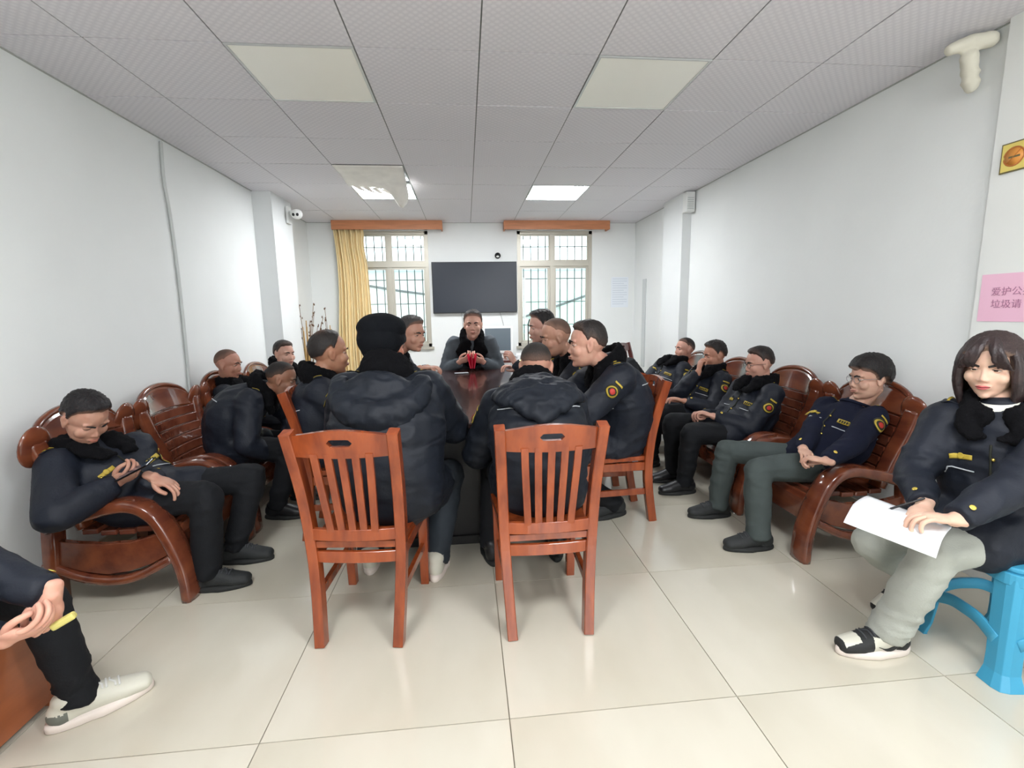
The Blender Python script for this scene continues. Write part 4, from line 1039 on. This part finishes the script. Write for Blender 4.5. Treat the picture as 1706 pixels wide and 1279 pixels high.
        for (x, y) in VV:
            p = hit(np.asarray(o_)+X*x+Uo*y, d_, lift, torso)
            if p is None: return None
            W.append(p)
        W = np.array(W); dep = W@d_; md = np.median(dep); W = W-np.outer(np.maximum(0, dep-md-.012), d_)
        o = sub(MB().add(W, FF), off).obj(name, m, par or jo)
        so = o.modifiers.new('thick', 'SOLIDIFY'); so.thickness = .002; so.offset = 0
        return o
    if badge:
        line([chest(x, -.215+.01*abs(x)) for x in np.linspace(-.17, -.055, 6)], 'piping', M_pipe); line([chest(x, -.215+.01*abs(x)) for x in np.linspace(.055, .17, 6)], 'piping', M_pipe)
        line([chest(x, -.13-.25*(.16-abs(x)), True) for x in np.linspace(-.175, -.06, 6)], 'piping', M_pipe); line([chest(x, -.13-.25*(.16-abs(x)), True) for x in np.linspace(.06, .175, 6)], 'piping', M_pipe)
        # gold wing badge right chest, name tape left chest
        b1 = patch(neck+Rv*.095*s-up*.165*s+Tf*.6, -Tf, up, .068, .020, M_gold, torso=True)
        if b1: patch(neck+Rv*.095*s-up*.163*s+Tf*.6, -Tf, up, .022, .026, M_gold, 'badge_centre', .006, True, b1, True)
        b2 = patch(neck-Rv*.105*s-up*.165*s+Tf*.6, -Tf, up, .080, .024, M_gold, 'name_tape', torso=True)
        if b2:
            for k in range(5): patch(neck-Rv*(.105+(k-2)*.014)*s-up*.165*s+Tf*.6, -Tf, up, .0085, .014, M_goldd, 'tape_mark', .0062, False, b2, True)
        for q in (1, -1):
            c = sh[q]-Rv*q*.03; e_ = patch(c+up*.4, -up, Rv*q, .050, .085, MS, 'epaulette', .005)
            if e_:
                patch(c+up*.4+Rv*q*.020, -up, Rv*q, .042, .008, M_gold, 'epaulette_bar', .008, False, e_); patch(c+up*.4-Rv*q*.012, -up, Rv*q, .020, .015, M_gold, 'epaulette_star', .008, True, e_)
            # cuff button on the outer side
            fa = nrm(wr[q]-el[q]); o_ = wr[q]-fa*.045; dv = nrm(np.cross(fa, np.cross(Rv*q+np.array([0, 0, .9]), fa)))
            for dv in (nrm(Rv*q*.6+np.array([0, 0, .9])-fa*np.dot(Rv*q*.6+np.array([0, 0, .9]), fa)),):
                patch(o_+dv*.3, -dv, fa, .017, .017, M_btn, 'button', .005, True)
        for k in range(3):
            p = chest(-.005, -.15-.09*k)
            if p is not None: sub(MB().ell(p, (.006, .006, .006)), off).obj('snap', M_btn, jo)
        # sleeve emblem, left arm
        ax = nrm(el[-1]-sh[-1]); o_ = sh[-1]+(el[-1]-sh[-1])*.36; dv = -Rv+Tf*.25; dv = nrm(dv-ax*np.dot(dv, ax))
        e0 = patch(o_+dv*.4, -dv, -ax, .078, .086, M_goldd, 'sleeve_emblem', .004, True)
        if e0:
            patch(o_+dv*.4+ax*.006, -dv, -ax, .066, .066, M_gold, 'emblem_ring', .0062, True, e0); patch(o_+dv*.4+ax*.006, -dv, -ax, .048, .048, M_goldd, 'emblem_field', .0084, True, e0)
            patch(o_+dv*.4+ax*.006, -dv, -ax, .030, .032, M_red, 'emblem_shield', .0104, True, e0); patch(o_+dv*.4-ax*.052, -dv, -ax, .052, .011, M_gold, 'emblem_title', .006, False, e0)
    if top == 'coat': patch(neck-up*.17*s+Tf*.6, -Tf, up, .17*s, .34*s, M_fur, 'dark_scarf_front', .012, torso=True)
    # zip line
    if top != 'coat': line([chest(.004, z) for z in np.linspace(-.10, -.42, 10)], 'zip_placket', M_goldd if badge else MS, .004)
    # ---- collar
    if collar:
        Cc = neck+Tf*.012; c = MB(); N_ = 17; pts = []; rad = []
        for i in range(N_):
            a = -2.75+5.5*i/(N_-1)+math.pi; fx_, fy_ = math.sin(a), math.cos(a); front = (1+fy_)/2
            p = Cc+Rv*fx_*.088*s+Tf*(fy_*.078*s-.006*s)+up*(.058-.066*front)*s
            pts.append(p); rad.append((.034*s, (.074-.020*front)*s))
        for i in range(N_-1):
            a_, b_ = pts[i], pts[i+1]
            for k in range(2):
                p = a_+(b_-a_)*k/2; tg = nrm(b_-a_); X_ = nrm(np.cross(tg, up)); c.ell(p, (rad[i][0]*.95, .03*s, rad[i][1]), np.column_stack([X_, tg, np.cross(X_, tg)]), 12, 8)
        for q in (1, -1):    # lapels lying on the chest
            k_ = 1.35 if top == 'coat' else .72 if female else .85
            c.sweep([Cc+Rv*q*.068*s+Tf*.062*s+up*.015, neck+Rv*q*.082*s+Tf*.100*s-up*.045*s*k_, neck+Rv*q*.052*s+Tf*.122*s-up*.095*s*k_, neck+Rv*q*.020*s+Tf*.130*s-up*.125*s*k_*k_], [(.045*s, .032*s), (.056*s*k_, .026*s), (.044*s*k_, .020*s), (.016*s*k_, .012*s)], 12, ref=Rv)
        V, Q = remesh(c, .008, 2); N = vnorm(V, Q); V = V+N*((noise(V*120)-.5)*.008+(noise(V*45)-.5)*.009)[:, None]
        link('fur_collar', np_mesh('fur_collar', V-off, Q, M_fur), jo)
    elif female is False:
        c = MB(); N_ = 20
        c.sweep([neck+up*.022+Rv*.068*s*math.sin(a)+Tf*.064*s*math.cos(a)-up*.018*math.cos(a) for a in np.linspace(0, 6.283, N_, endpoint=False)], (.010, .022), 8, ref=(0.01, .02, 1), closed=True)
        sub(c, off).obj('collar', MS, jo)
    if female:
        c = MB(); c.sweep([neck-up*.01+Tf*.01, neck+up*.055+Tf*.02], [.064*s, .058*s], 18, cap='flat'); sub(c, off).obj('roll_neck', M_knit, root)
    if hood:
        c = MB(); ba = -Tf
        if hood == 'round':
            arc = [neck+Rv*.17*math.cos(t_)*s+ba*(.09+.10*math.sin(t_))*s-up*(.03+.15*math.sin(t_))*s for t_ in np.linspace(0, math.pi, 11)]
            c.sweep(arc, [.045+.03*math.sin(t_) for t_ in np.linspace(0, math.pi, 11)], 12)
            c.ell(neck+ba*.13*s-up*.08*s, np.array((.15, .075, .10))*s, np.column_stack([Rv, Tf, up]))
        else:
            for t_ in np.linspace(0, 1, 9):
                row = []
                for x in np.linspace(-.225, .225, 17):
                    zb = -.045-.175*(1-abs(x)/.24)**1.1; z = .012*(1-t_)+zb*t_-.03*(abs(x)/.225)**2*(1-t_); p = chest(x, z, True, .010+.020*(1-t_)+.014*t_)
                    if p is not None: row.append(p)
                if len(row) > 4: c.sweep(row, [.014*s]+[.024*s]*(len(row)-2)+[.014*s], 8)
        V, Q = remesh(c, .011, 4); V = wrinkle(V, Q, .011, (16, 16, 16), seed+4, .6); link('hood', np_mesh('hood', V-off, Q, M_navy2), jo)
    # ---- trousers
    if trou is None: trou = M_blk
    c = MB(); c.ell(pel, np.array((.165, .13, .12))*s*legw, np.column_stack([Rv, Tf, up]))
    for q in (1, -1):
        c.sweep([hip[q], (hip[q]+kn[q])/2, kn[q]], [.096*legw*s, .088*legw*s, .070*legw*s], 14)
        c.sweep([kn[q], kn[q]*.62+an[q]*.38, an[q]+(kn[q]-an[q])*.10, an[q]-(kn[q]-an[q])*.06+F*.004], [.072*legw*s, .070*legw*s*loose, .060*legw*s*loose, .058*legw*s*loose], 14, cap='flat')
    V, Q = remesh(c, .011 if vox < .005 else .014, 4)
    dist = np.minimum(*[np.linalg.norm(V-an[q], axis=1) for q in (1, -1)]); dkn = np.minimum(*[np.linalg.norm(V-kn[q], axis=1) for q in (1, -1)])
    V2 = wrinkle(V, Q, .016, (7, 7, 15), seed+20, .3); kk = (.45+.8*np.exp(-(dist/.14)**2)+.4*np.exp(-((dkn-.08)/.06)**2))[:, None]
    V = V+(V2-V)*kk; V[:, 2] = np.maximum(V[:, 2], .012)
    link('trousers', np_mesh('trousers', V-off, Q, trou), root)
    if isinstance(shoes, str): shoes = (shoes, shoes)
    shoe(root, P(ra)-off, rd if rd is not None else F, shoes[0], max(s, 1)*1.06, rp); shoe(root, P(la)-off, ld if ld is not None else F, shoes[1], max(s, 1)*1.06, lp)
    return root
def sub(mb, off):
    mb.v = [tuple(np.asarray(v)-off) for v in mb.v]; return mb

# PEOPLE_START
V3 = lambda *a: np.array(a, float)
# --- right row
person('young man with black fringe and glasses, navy pullover, dark grey trousers, hands clasped', V3(1.98, 2.47, .44), V3(2.26, 2.50, .76), A(1447, 630, 2.44), (-1, .12, -.08), (-1, -.12),
       AZ(1338, 748, .565), AZ(1375, 768, .56), V3(2.1, 2.75, .5), V3(2.12, 2.15, .5), A(1205, 742, 2.75), A(1265, 768, 2.38), (1.60, 2.76, 0), (1.60, 2.33, 0), (-1, .05), (-1, .05),
       s=.93, hs=1.0, bulk=1.13, top='knit', collar=False, trou=M_gry, shoes='mesh', hairs='fringe', hc=(16, 16, 18), sk=(214, 172, 150), vox=.0038, glasses='wire', badge=True, rcurl=.8, lcurl=.9, rdir=(-.4, -.9, -.1), ldir=(-.5, .85, 0), legw=1.0, loose=1.08, eyes=.3, tail=.05)
person('man with round glasses and short black hair, navy winter jacket, second armchair on the right', V3(1.98, 3.22, .44), V3(2.14, 3.22, .80), A(1264, 606, 3.25), (-1, .1, -.12), (-1, -.05),
       A(1172, 690, 3.30), A(1188, 693, 3.16), V3(2.1, 3.5, .45), V3(2.15, 2.95, .52), A(1135, 700, 3.4), A(1165, 722, 3.1), (1.60, 3.42, 0), (1.57, 3.17, 0), (-1, .0), (-1, .0),
       hairs='flat', sk=(206, 158, 138), glasses='round', vox=.005, rcurl=.8, lcurl=.8)
person('man with short dark hair resting his chin on his hand, navy winter jacket', V3(1.98, 3.90, .44), V3(2.13, 3.90, .80), A(1190, 592, 3.93), (-1, .05, -.15), (-1, -.2),
       A(1164, 618, 3.80), A(1140, 668, 3.7), V3(1.95, 4.2, .5), V3(2.0, 3.6, .5), V3(1.55, 4.1, .5), V3(1.55, 3.75, .5), (1.55, 4.05, 0), (1.56, 3.78, 0),
       hairs='short', hc=(30, 28, 28), sk=(196, 146, 122), rcurl=1.1, rdir=(.2, .1, 1), rpalm=(1, 0, 0), lcurl=.5)
person('man with cropped hair looking left, navy jacket, farthest armchair on the right', V3(1.90, 4.57, .46), V3(2.13, 4.62, .80), A(1140, 582, 4.65), (-1, -.05, .05), (-1, -.25),
       A(1062, 646, 4.45), A(1095, 660, 4.3), V3(1.95, 4.9, .5), V3(2.0, 4.3, .5), A(1046, 626, 4.5)+V3(0, 0, .1), V3(1.5, 4.4, .48), (1.66, 4.32, .44), (1.5, 4.4, 0),
       hairs='buzz', sk=(210, 160, 140), rdir=(-1, 0, -.3), rcurl=.5)
# --- woman
person('woman with shoulder-length dark hair, navy jacket, pale grey joggers, writing on papers', V3(2.03, 1.50, .52), V3(1.99, 1.53, .93), A(1652, 610, 1.56), (-.88, -.42, -.16), (-.86, -.42),
       A(1540, 842, 1.46), A(1590, 866, 1.32), A(1500, 780, 1.75), V3(1.95, 1.2, .55), A(1465, 885, 1.66), A(1515, 900, 1.42), (1.95, 1.72, .07), (1.60, 1.51, 0), (-1, .1), (-1, .08),
       s=.94, hs=.95, trou=M_lgt, shoes=('panel', 'panel'), hairs='long', hc=(48, 36, 36), sk=(228, 190, 166), vox=.0036, female=True, long=True, collar=True, rcurl=.75, lcurl=.6, rdir=(-.8, -.45, -.3), ldir=(-.85, .35, .05),
       legw=.97, loose=1.15, eyes=.32, tail=.24, slouch=.02, rp=-.5, bulk=1.05)
# --- left row
person('young man with short black hair looking down at a phone, nearest armchair on the left', V3(-1.66, 2.48, .43), V3(-1.86, 2.42, .70), A(143, 697, 2.33), (.80, -.36, -.62), (.90, -.42),
       A(196, 803, 2.28), AZ(256, 795, .60), V3(-1.75, 2.0, .45), V3(-2.0, 2.85, .45), A(325, 795, 2.33), A(380, 785, 2.62), (-1.32, 2.30, 0), (-1.31, 2.56, 0), (.95, .1), (.95, .05),
       hairs='short', hc=(18, 18, 22), sk=(196, 150, 128), vox=.0036, rcurl=.9, lcurl=.5, rdir=(.8, -.15, .45), rpalm=(-.3, .6, .7), ldir=(.9, 0, -.45), eyes=.05, bulk=1.05, shoes='mesh')
person('person cropped at the near left edge, navy sleeves, clasped hands, white trainers', V3(-1.79, 1.40, .47), V3(-1.92, 1.28, .93), V3(-1.88, 1.28, 1.12), (1, .2, -.25), (1, .05),
       A(8, 1066, 1.28), A(86, 992, 1.34), V3(-1.7, 1.0, .5), V3(-1.75, 1.5, .75), V3(-1.35, 1.18, .5), V3(-1.42, 1.54, .6), (-1.66, 1.10, 0), (-1.345, 1.545, 0), (1, 0), (.78, .62),
       hairs='short', sk=(222, 170, 148), vox=.0045, shoes='white', rcurl=.75, lcurl=1.0, rdir=(.9, .1, .25), ldir=(-.1, -.25, -.95), lpalm=(-.8, .4, 0), rpalm=(-.2, .5, .8), bulk=1.0, s=.94, hs=1.0, legw=.92)
person('man leaning forward with elbows on knees, receding dark hair, navy jacket, left row', V3(-1.62, 3.30, .46), V3(-1.42, 3.33, .84), A(470, 632, 3.35), (1, .18, -.28), (1, .1),
       A(466, 760, 3.22), A(478, 745, 3.42), A(420, 745, 3.08), V3(-1.3, 3.6, .5), A(478, 775, 3.15), A(470, 765, 3.5), (-1.30, 3.13, 0), (-1.25, 3.45, 0), (.95, -.05), (1, 0),
       hairs='buzz', hc=(34, 32, 32), sk=(160, 116, 92), vox=.005, rdir=(.8, .3, -.4), ldir=(.8, -.3, -.3), slouch=.09, bulk=1.08)
person('buzz-cut man with round face, dark padded jacket, third armchair on the left', V3(-1.72, 3.97, .44), V3(-1.90, 3.97, .79), A(381, 607, 3.93), (1, -.05, -.12), (1, -.15),
       V3(-1.45, 3.85, .50), V3(-1.45, 4.1, .50), V3(-1.65, 3.65, .45), V3(-1.65, 4.3, .45), V3(-1.35, 3.85, .5), V3(-1.35, 4.1, .5), (-1.32, 3.85, 0), (-1.32, 4.1, 0), (1, 0), (1, 0),
       top='padded', hairs='shaved', hc=(50, 46, 44), sk=(182, 132, 110), badge=False)
person('young man with black hair behind the leaning man, farthest armchair on the left', V3(-1.70, 4.62, .46), V3(-1.75, 4.60, .86), A(474, 590, 4.52), (.85, -.52, -.05), (1, -.2),
       V3(-1.4, 4.5, .52), V3(-1.4, 4.75, .52), V3(-1.6, 4.3, .45), V3(-1.6, 4.9, .45), V3(-1.3, 4.5, .5), V3(-1.3, 4.75, .5), (-1.28, 4.5, 0), (-1.28, 4.75, 0),
       top='padded', hairs='flat', sk=(215, 170, 150), badge=False)
# --- around the table
person('balding man seen from behind at the left side of the table, navy jacket', V3(-.88, 2.97, .53), V3(-.91, 2.97, .97), A(550, 588, 3.02), (.86, .50, -.02), (.95, .3),
       V3(-.52, 2.95, .80), V3(-.5, 3.2, .80), V3(-.75, 2.75, .7), V3(-.7, 3.4, .7), V3(-.6, 2.9, .5), V3(-.6, 3.15, .5), (-.66, 2.9, 0), (-.66, 3.15, 0),
       s=1.05, hs=1.15, hairs='balding', hc=(38, 36, 36), sk=(186, 136, 108), bulk=1.05)
person('man in a black cap and hooded padded jacket, back to camera, left front chair', V3(-.36, 2.12, .54), V3(-.39, 2.30, 1.02), A(641, 576, 2.42), (.30, 1, -.05), (.12, 1),
       V3(-.12, 2.72, .80), V3(-.55, 2.72, .80), A(768, 745, 2.30), V3(-.72, 2.35, .72), A(748, 768, 2.55), V3(-.5, 2.6, .5), (-.19, 2.31, 0), (-.55, 2.42, 0), (.1, 1), (-.1, 1),
       s=1.12, hs=1.13, top='padded', cap=True, glasses='round', hood='round', sk=(214, 150, 126), shoes='sport', bulk=1.18, vox=.005, trou=mat('dark_slate_trousers', (34, 42, 50), .8, var=.2, crease=.6))
person('man with grey-flecked hair at the far left side of the table, hands folded', V3(-.88, 3.85, .53), V3(-.66, 3.80, .96), A(687, 557, 3.72), (.80, -.58, -.12), (.95, -.2),
       A(700, 613, 3.60), A(712, 612, 3.68), V3(-.7, 3.5, .7), V3(-.6, 4.1, .7), V3(-.5, 3.75, .5), V3(-.5, 3.95, .5), (-.6, 3.7, 0), (-.6, 3.95, 0),
       top='padded', hs=1.1, hairs='short', hc=(62, 60, 60), sk=(196, 150, 128), badge=False, collar=True, rcurl=1.0, lcurl=1.0, rdir=(1, .2, 0), ldir=(1, -.3, 0))
person('man in a grey coat with black collar, holding a red case, table head', V3(.04, 5.32, .54), V3(.05, 5.02, 1.02), A(788, 541, 4.80), (-.05, -1, -.04), (-.02, -1),
       A(766, 603, 4.80), A(805, 603, 4.80), A(744, 612, 5.0), A(832, 610, 5.0), V3(-.1, 4.9, .5), V3(.2, 4.9, .5), (-.1, 5.0, 0), (.2, 5.0, 0),
       s=1.1, hs=1.13, top='coat', hairs='short', hc=(30, 28, 28), sk=(214, 168, 148), badge=False, rcurl=.7, lcurl=.7, rdir=(.75, -.4, .35), ldir=(-.75, -.4, .35), rpalm=(.5, 0, .5), lpalm=(-.5, 0, .5), vox=.005)
person('black-haired man at the far right side of the table, hand raised on the table', V3(.92, 4.10, .54), V3(.76, 4.05, .98), A(901, 545, 3.92), (-1, -.12, -.12), (-1, -.1),
       V3(.42, 4.15, .84), A(858, 604, 3.9), V3(.7, 4.3, .7), V3(.7, 3.7, .75), V3(.5, 4.2, .5), V3(.5, 4.0, .5), (.62, 4.2, 0), (.62, 4.0, 0),
       s=1.05, hs=1.12, hairs='short', hc=(26, 26, 28), sk=(216, 172, 154), lcurl=1.1, ldir=(-.5, 0, .8), lpalm=(-.5, .4, 0))
person('shaven-headed man at the right side of the table, navy jacket', V3(.92, 3.52, .54), V3(.80, 3.50, .97), A(925, 562, 3.42), (-1, -.05, -.22), (-1, -.1),
       V3(.38, 3.5, .8), V3(.38, 3.3, .8), V3(.6, 3.75, .75), V3(.65, 3.2, .75), V3(.5, 3.6, .5), V3(.5, 3.4, .5), (.62, 3.6, 0), (.62, 3.4, 0),
       s=1.06, hs=1.16, hairs='shaved', hc=(56, 52, 50), sk=(204, 156, 132), eyes=.1)
person('crew-cut man in profile with a red and gold sleeve emblem, right side of the table', V3(.99, 2.92, .54), V3(.87, 2.80, 1.0), A(977, 574, 2.77), (-1, .12, -.04), (-1, -.02),
       V3(.44, 3.0, .80), V3(.42, 2.70, .80), V3(.7, 3.25, .7), V3(.74, 2.5, .66), V3(.55, 3.05, .5), V3(.55, 2.8, .5), (.80, 3.05, 0), (.93, 2.86, 0), (-1, 0), (-.9, -.2),
       s=1.08, hs=1.14, hairs='flat', hc=(34, 32, 32), sk=(214, 166, 144), vox=.0048, bulk=1.10, shoes='mesh', tail=.12)
person('man with bowed head and hooded navy jacket, back to camera, right front chair', V3(.33, 2.10, .53), V3(.33, 2.34, .92), A(893, 612, 2.50), (.12, 1, -.55), (.04, 1),
       V3(.46, 2.62, .60), V3(.18, 2.62, .60), V3(.62, 2.35, .6), V3(.0, 2.35, .6), V3(.50, 2.55, .52), V3(.14, 2.55, .52), (.46, 2.42, 0), (.10, 2.42, 0), (.1, 1), (-.1, 1),
       s=1.08, hs=1.08, top='padded', hood='flat', hairs='buzz', hc=(40, 38, 36), sk=(200, 150, 128), bulk=1.10, slouch=.10)
# PEOPLE_END

# ------------------------------------------------------------------ held and small things
def boxthing(name, label, cat, c, F, U, size, m, part, bevel=.002, m2=None):
    R = frame(F, U); o = thing(name, label, cat, loc=tuple(c)); h = np.array(size)/2
    MB().box(-h, h, R=R).obj(part, m, o, smooth=False, bevel=bevel)
    if m2: MB().box((-h[0]*.92, -h[1]*.95, h[2]), (h[0]*.92, h[1]*.95, h[2]+.0008), R=R).obj('screen', m2, o, smooth=False)
    return o
boxthing('smartphone', 'dark smartphone held by the young man on the near left armchair', 'phone', A(224, 783, 2.24), (.85, .1, .42), (-.35, -.2, .9), (.072, .15, .008), M_phone, 'phone_case', m2=mat('phone_screen', (60, 70, 85), .15))
boxthing('smartphone', 'dark phone lying on the table in front of the man in grey coat', 'phone', (-.06, 4.55, .7695), (1, .1, 0), (0, 0, 1), (.07, .14, .008), M_phone, 'phone_case', m2=mat('phone_screen2', (190, 195, 200), .2))
boxthing('smartphone', 'phone held low between the knees of the leaning man', 'phone', A(476, 762, 3.22), (.8, .1, .3), (-.4, -.3, .8), (.07, .14, .008), M_phone, 'phone_case', m2=mat('phone_screen3', (110, 115, 125), .2))
boxthing('tissue', 'small crumpled yellowish object in the hands of the person at the near left', 'tissue', A(106, 1034, 1.33), (.8, .3, .4), (0, 0, 1), (.022, .06, .02), mat('yellow_object', (200, 190, 110), .6), 'wrapper', .006)
t = thing('red_case', 'small red folding case held in both hands at the head of the table', 'case', loc=tuple(A(787, 601, 4.74)))
for a in (-.38, -.05, .32): MB().box((-.004, -.05, -.075), (.004, .05, .075), R=rotz(a)@np.array([[math.cos(a*.6), 0, math.sin(a*.6)], [0, 1, 0], [-math.sin(a*.6), 0, math.cos(a*.6)]]), c=(a*.05, 0, 0)).obj('flap', M_redo, t, smooth=False, bevel=.002)
# papers on the woman's lap
t = thing('paper_pad', 'white sheaf of papers with a curled edge on the lap of the woman', 'papers')
c0, c1, c2, c3 = A(1446, 828, 1.66), A(1585, 880, 1.36), A(1562, 914, 1.27), A(1408, 856, 1.47)
for k in range(4):
    V = []; nx, ny = 14, 10
    for i in range(nx+1):
        for j in range(ny+1):
            u, v = i/nx, j/ny; p = (c0*(1-u)+c1*u)*(1-v)+(c3*(1-u)+c2*u)*v
            cu = .03*max(0, v-.72)/.28
            p = p+np.array([-.004*k*(v), -.003*k*v, .002*(3-k)+.012*math.sin(v*math.pi)-cu*.9]); V.append(p)
    mb = MB().add(V, [(i*(ny+1)+j, (i+1)*(ny+1)+j, (i+1)*(ny+1)+j+1, i*(ny+1)+j+1) for i in range(nx) for j in range(ny)])
    o = mb.obj('sheet', M_paper, t); so = o.modifiers.new('thick', 'SOLIDIFY'); so.thickness = .001
a, b = A(1478, 848, 1.50), A(1530, 840, 1.46)
t = thing('pen', 'dark slim pen in the hand of the woman', 'pen', loc=tuple(a))
MB().sweep([(0, 0, 0), (b-a)*.12], [.001, .0035], 8).obj('tip', M_steel, t); MB().sweep([(b-a)*.12, (b-a)*1.15+[0, 0, .02]], .0042, 8).obj('barrel', M_black, t)
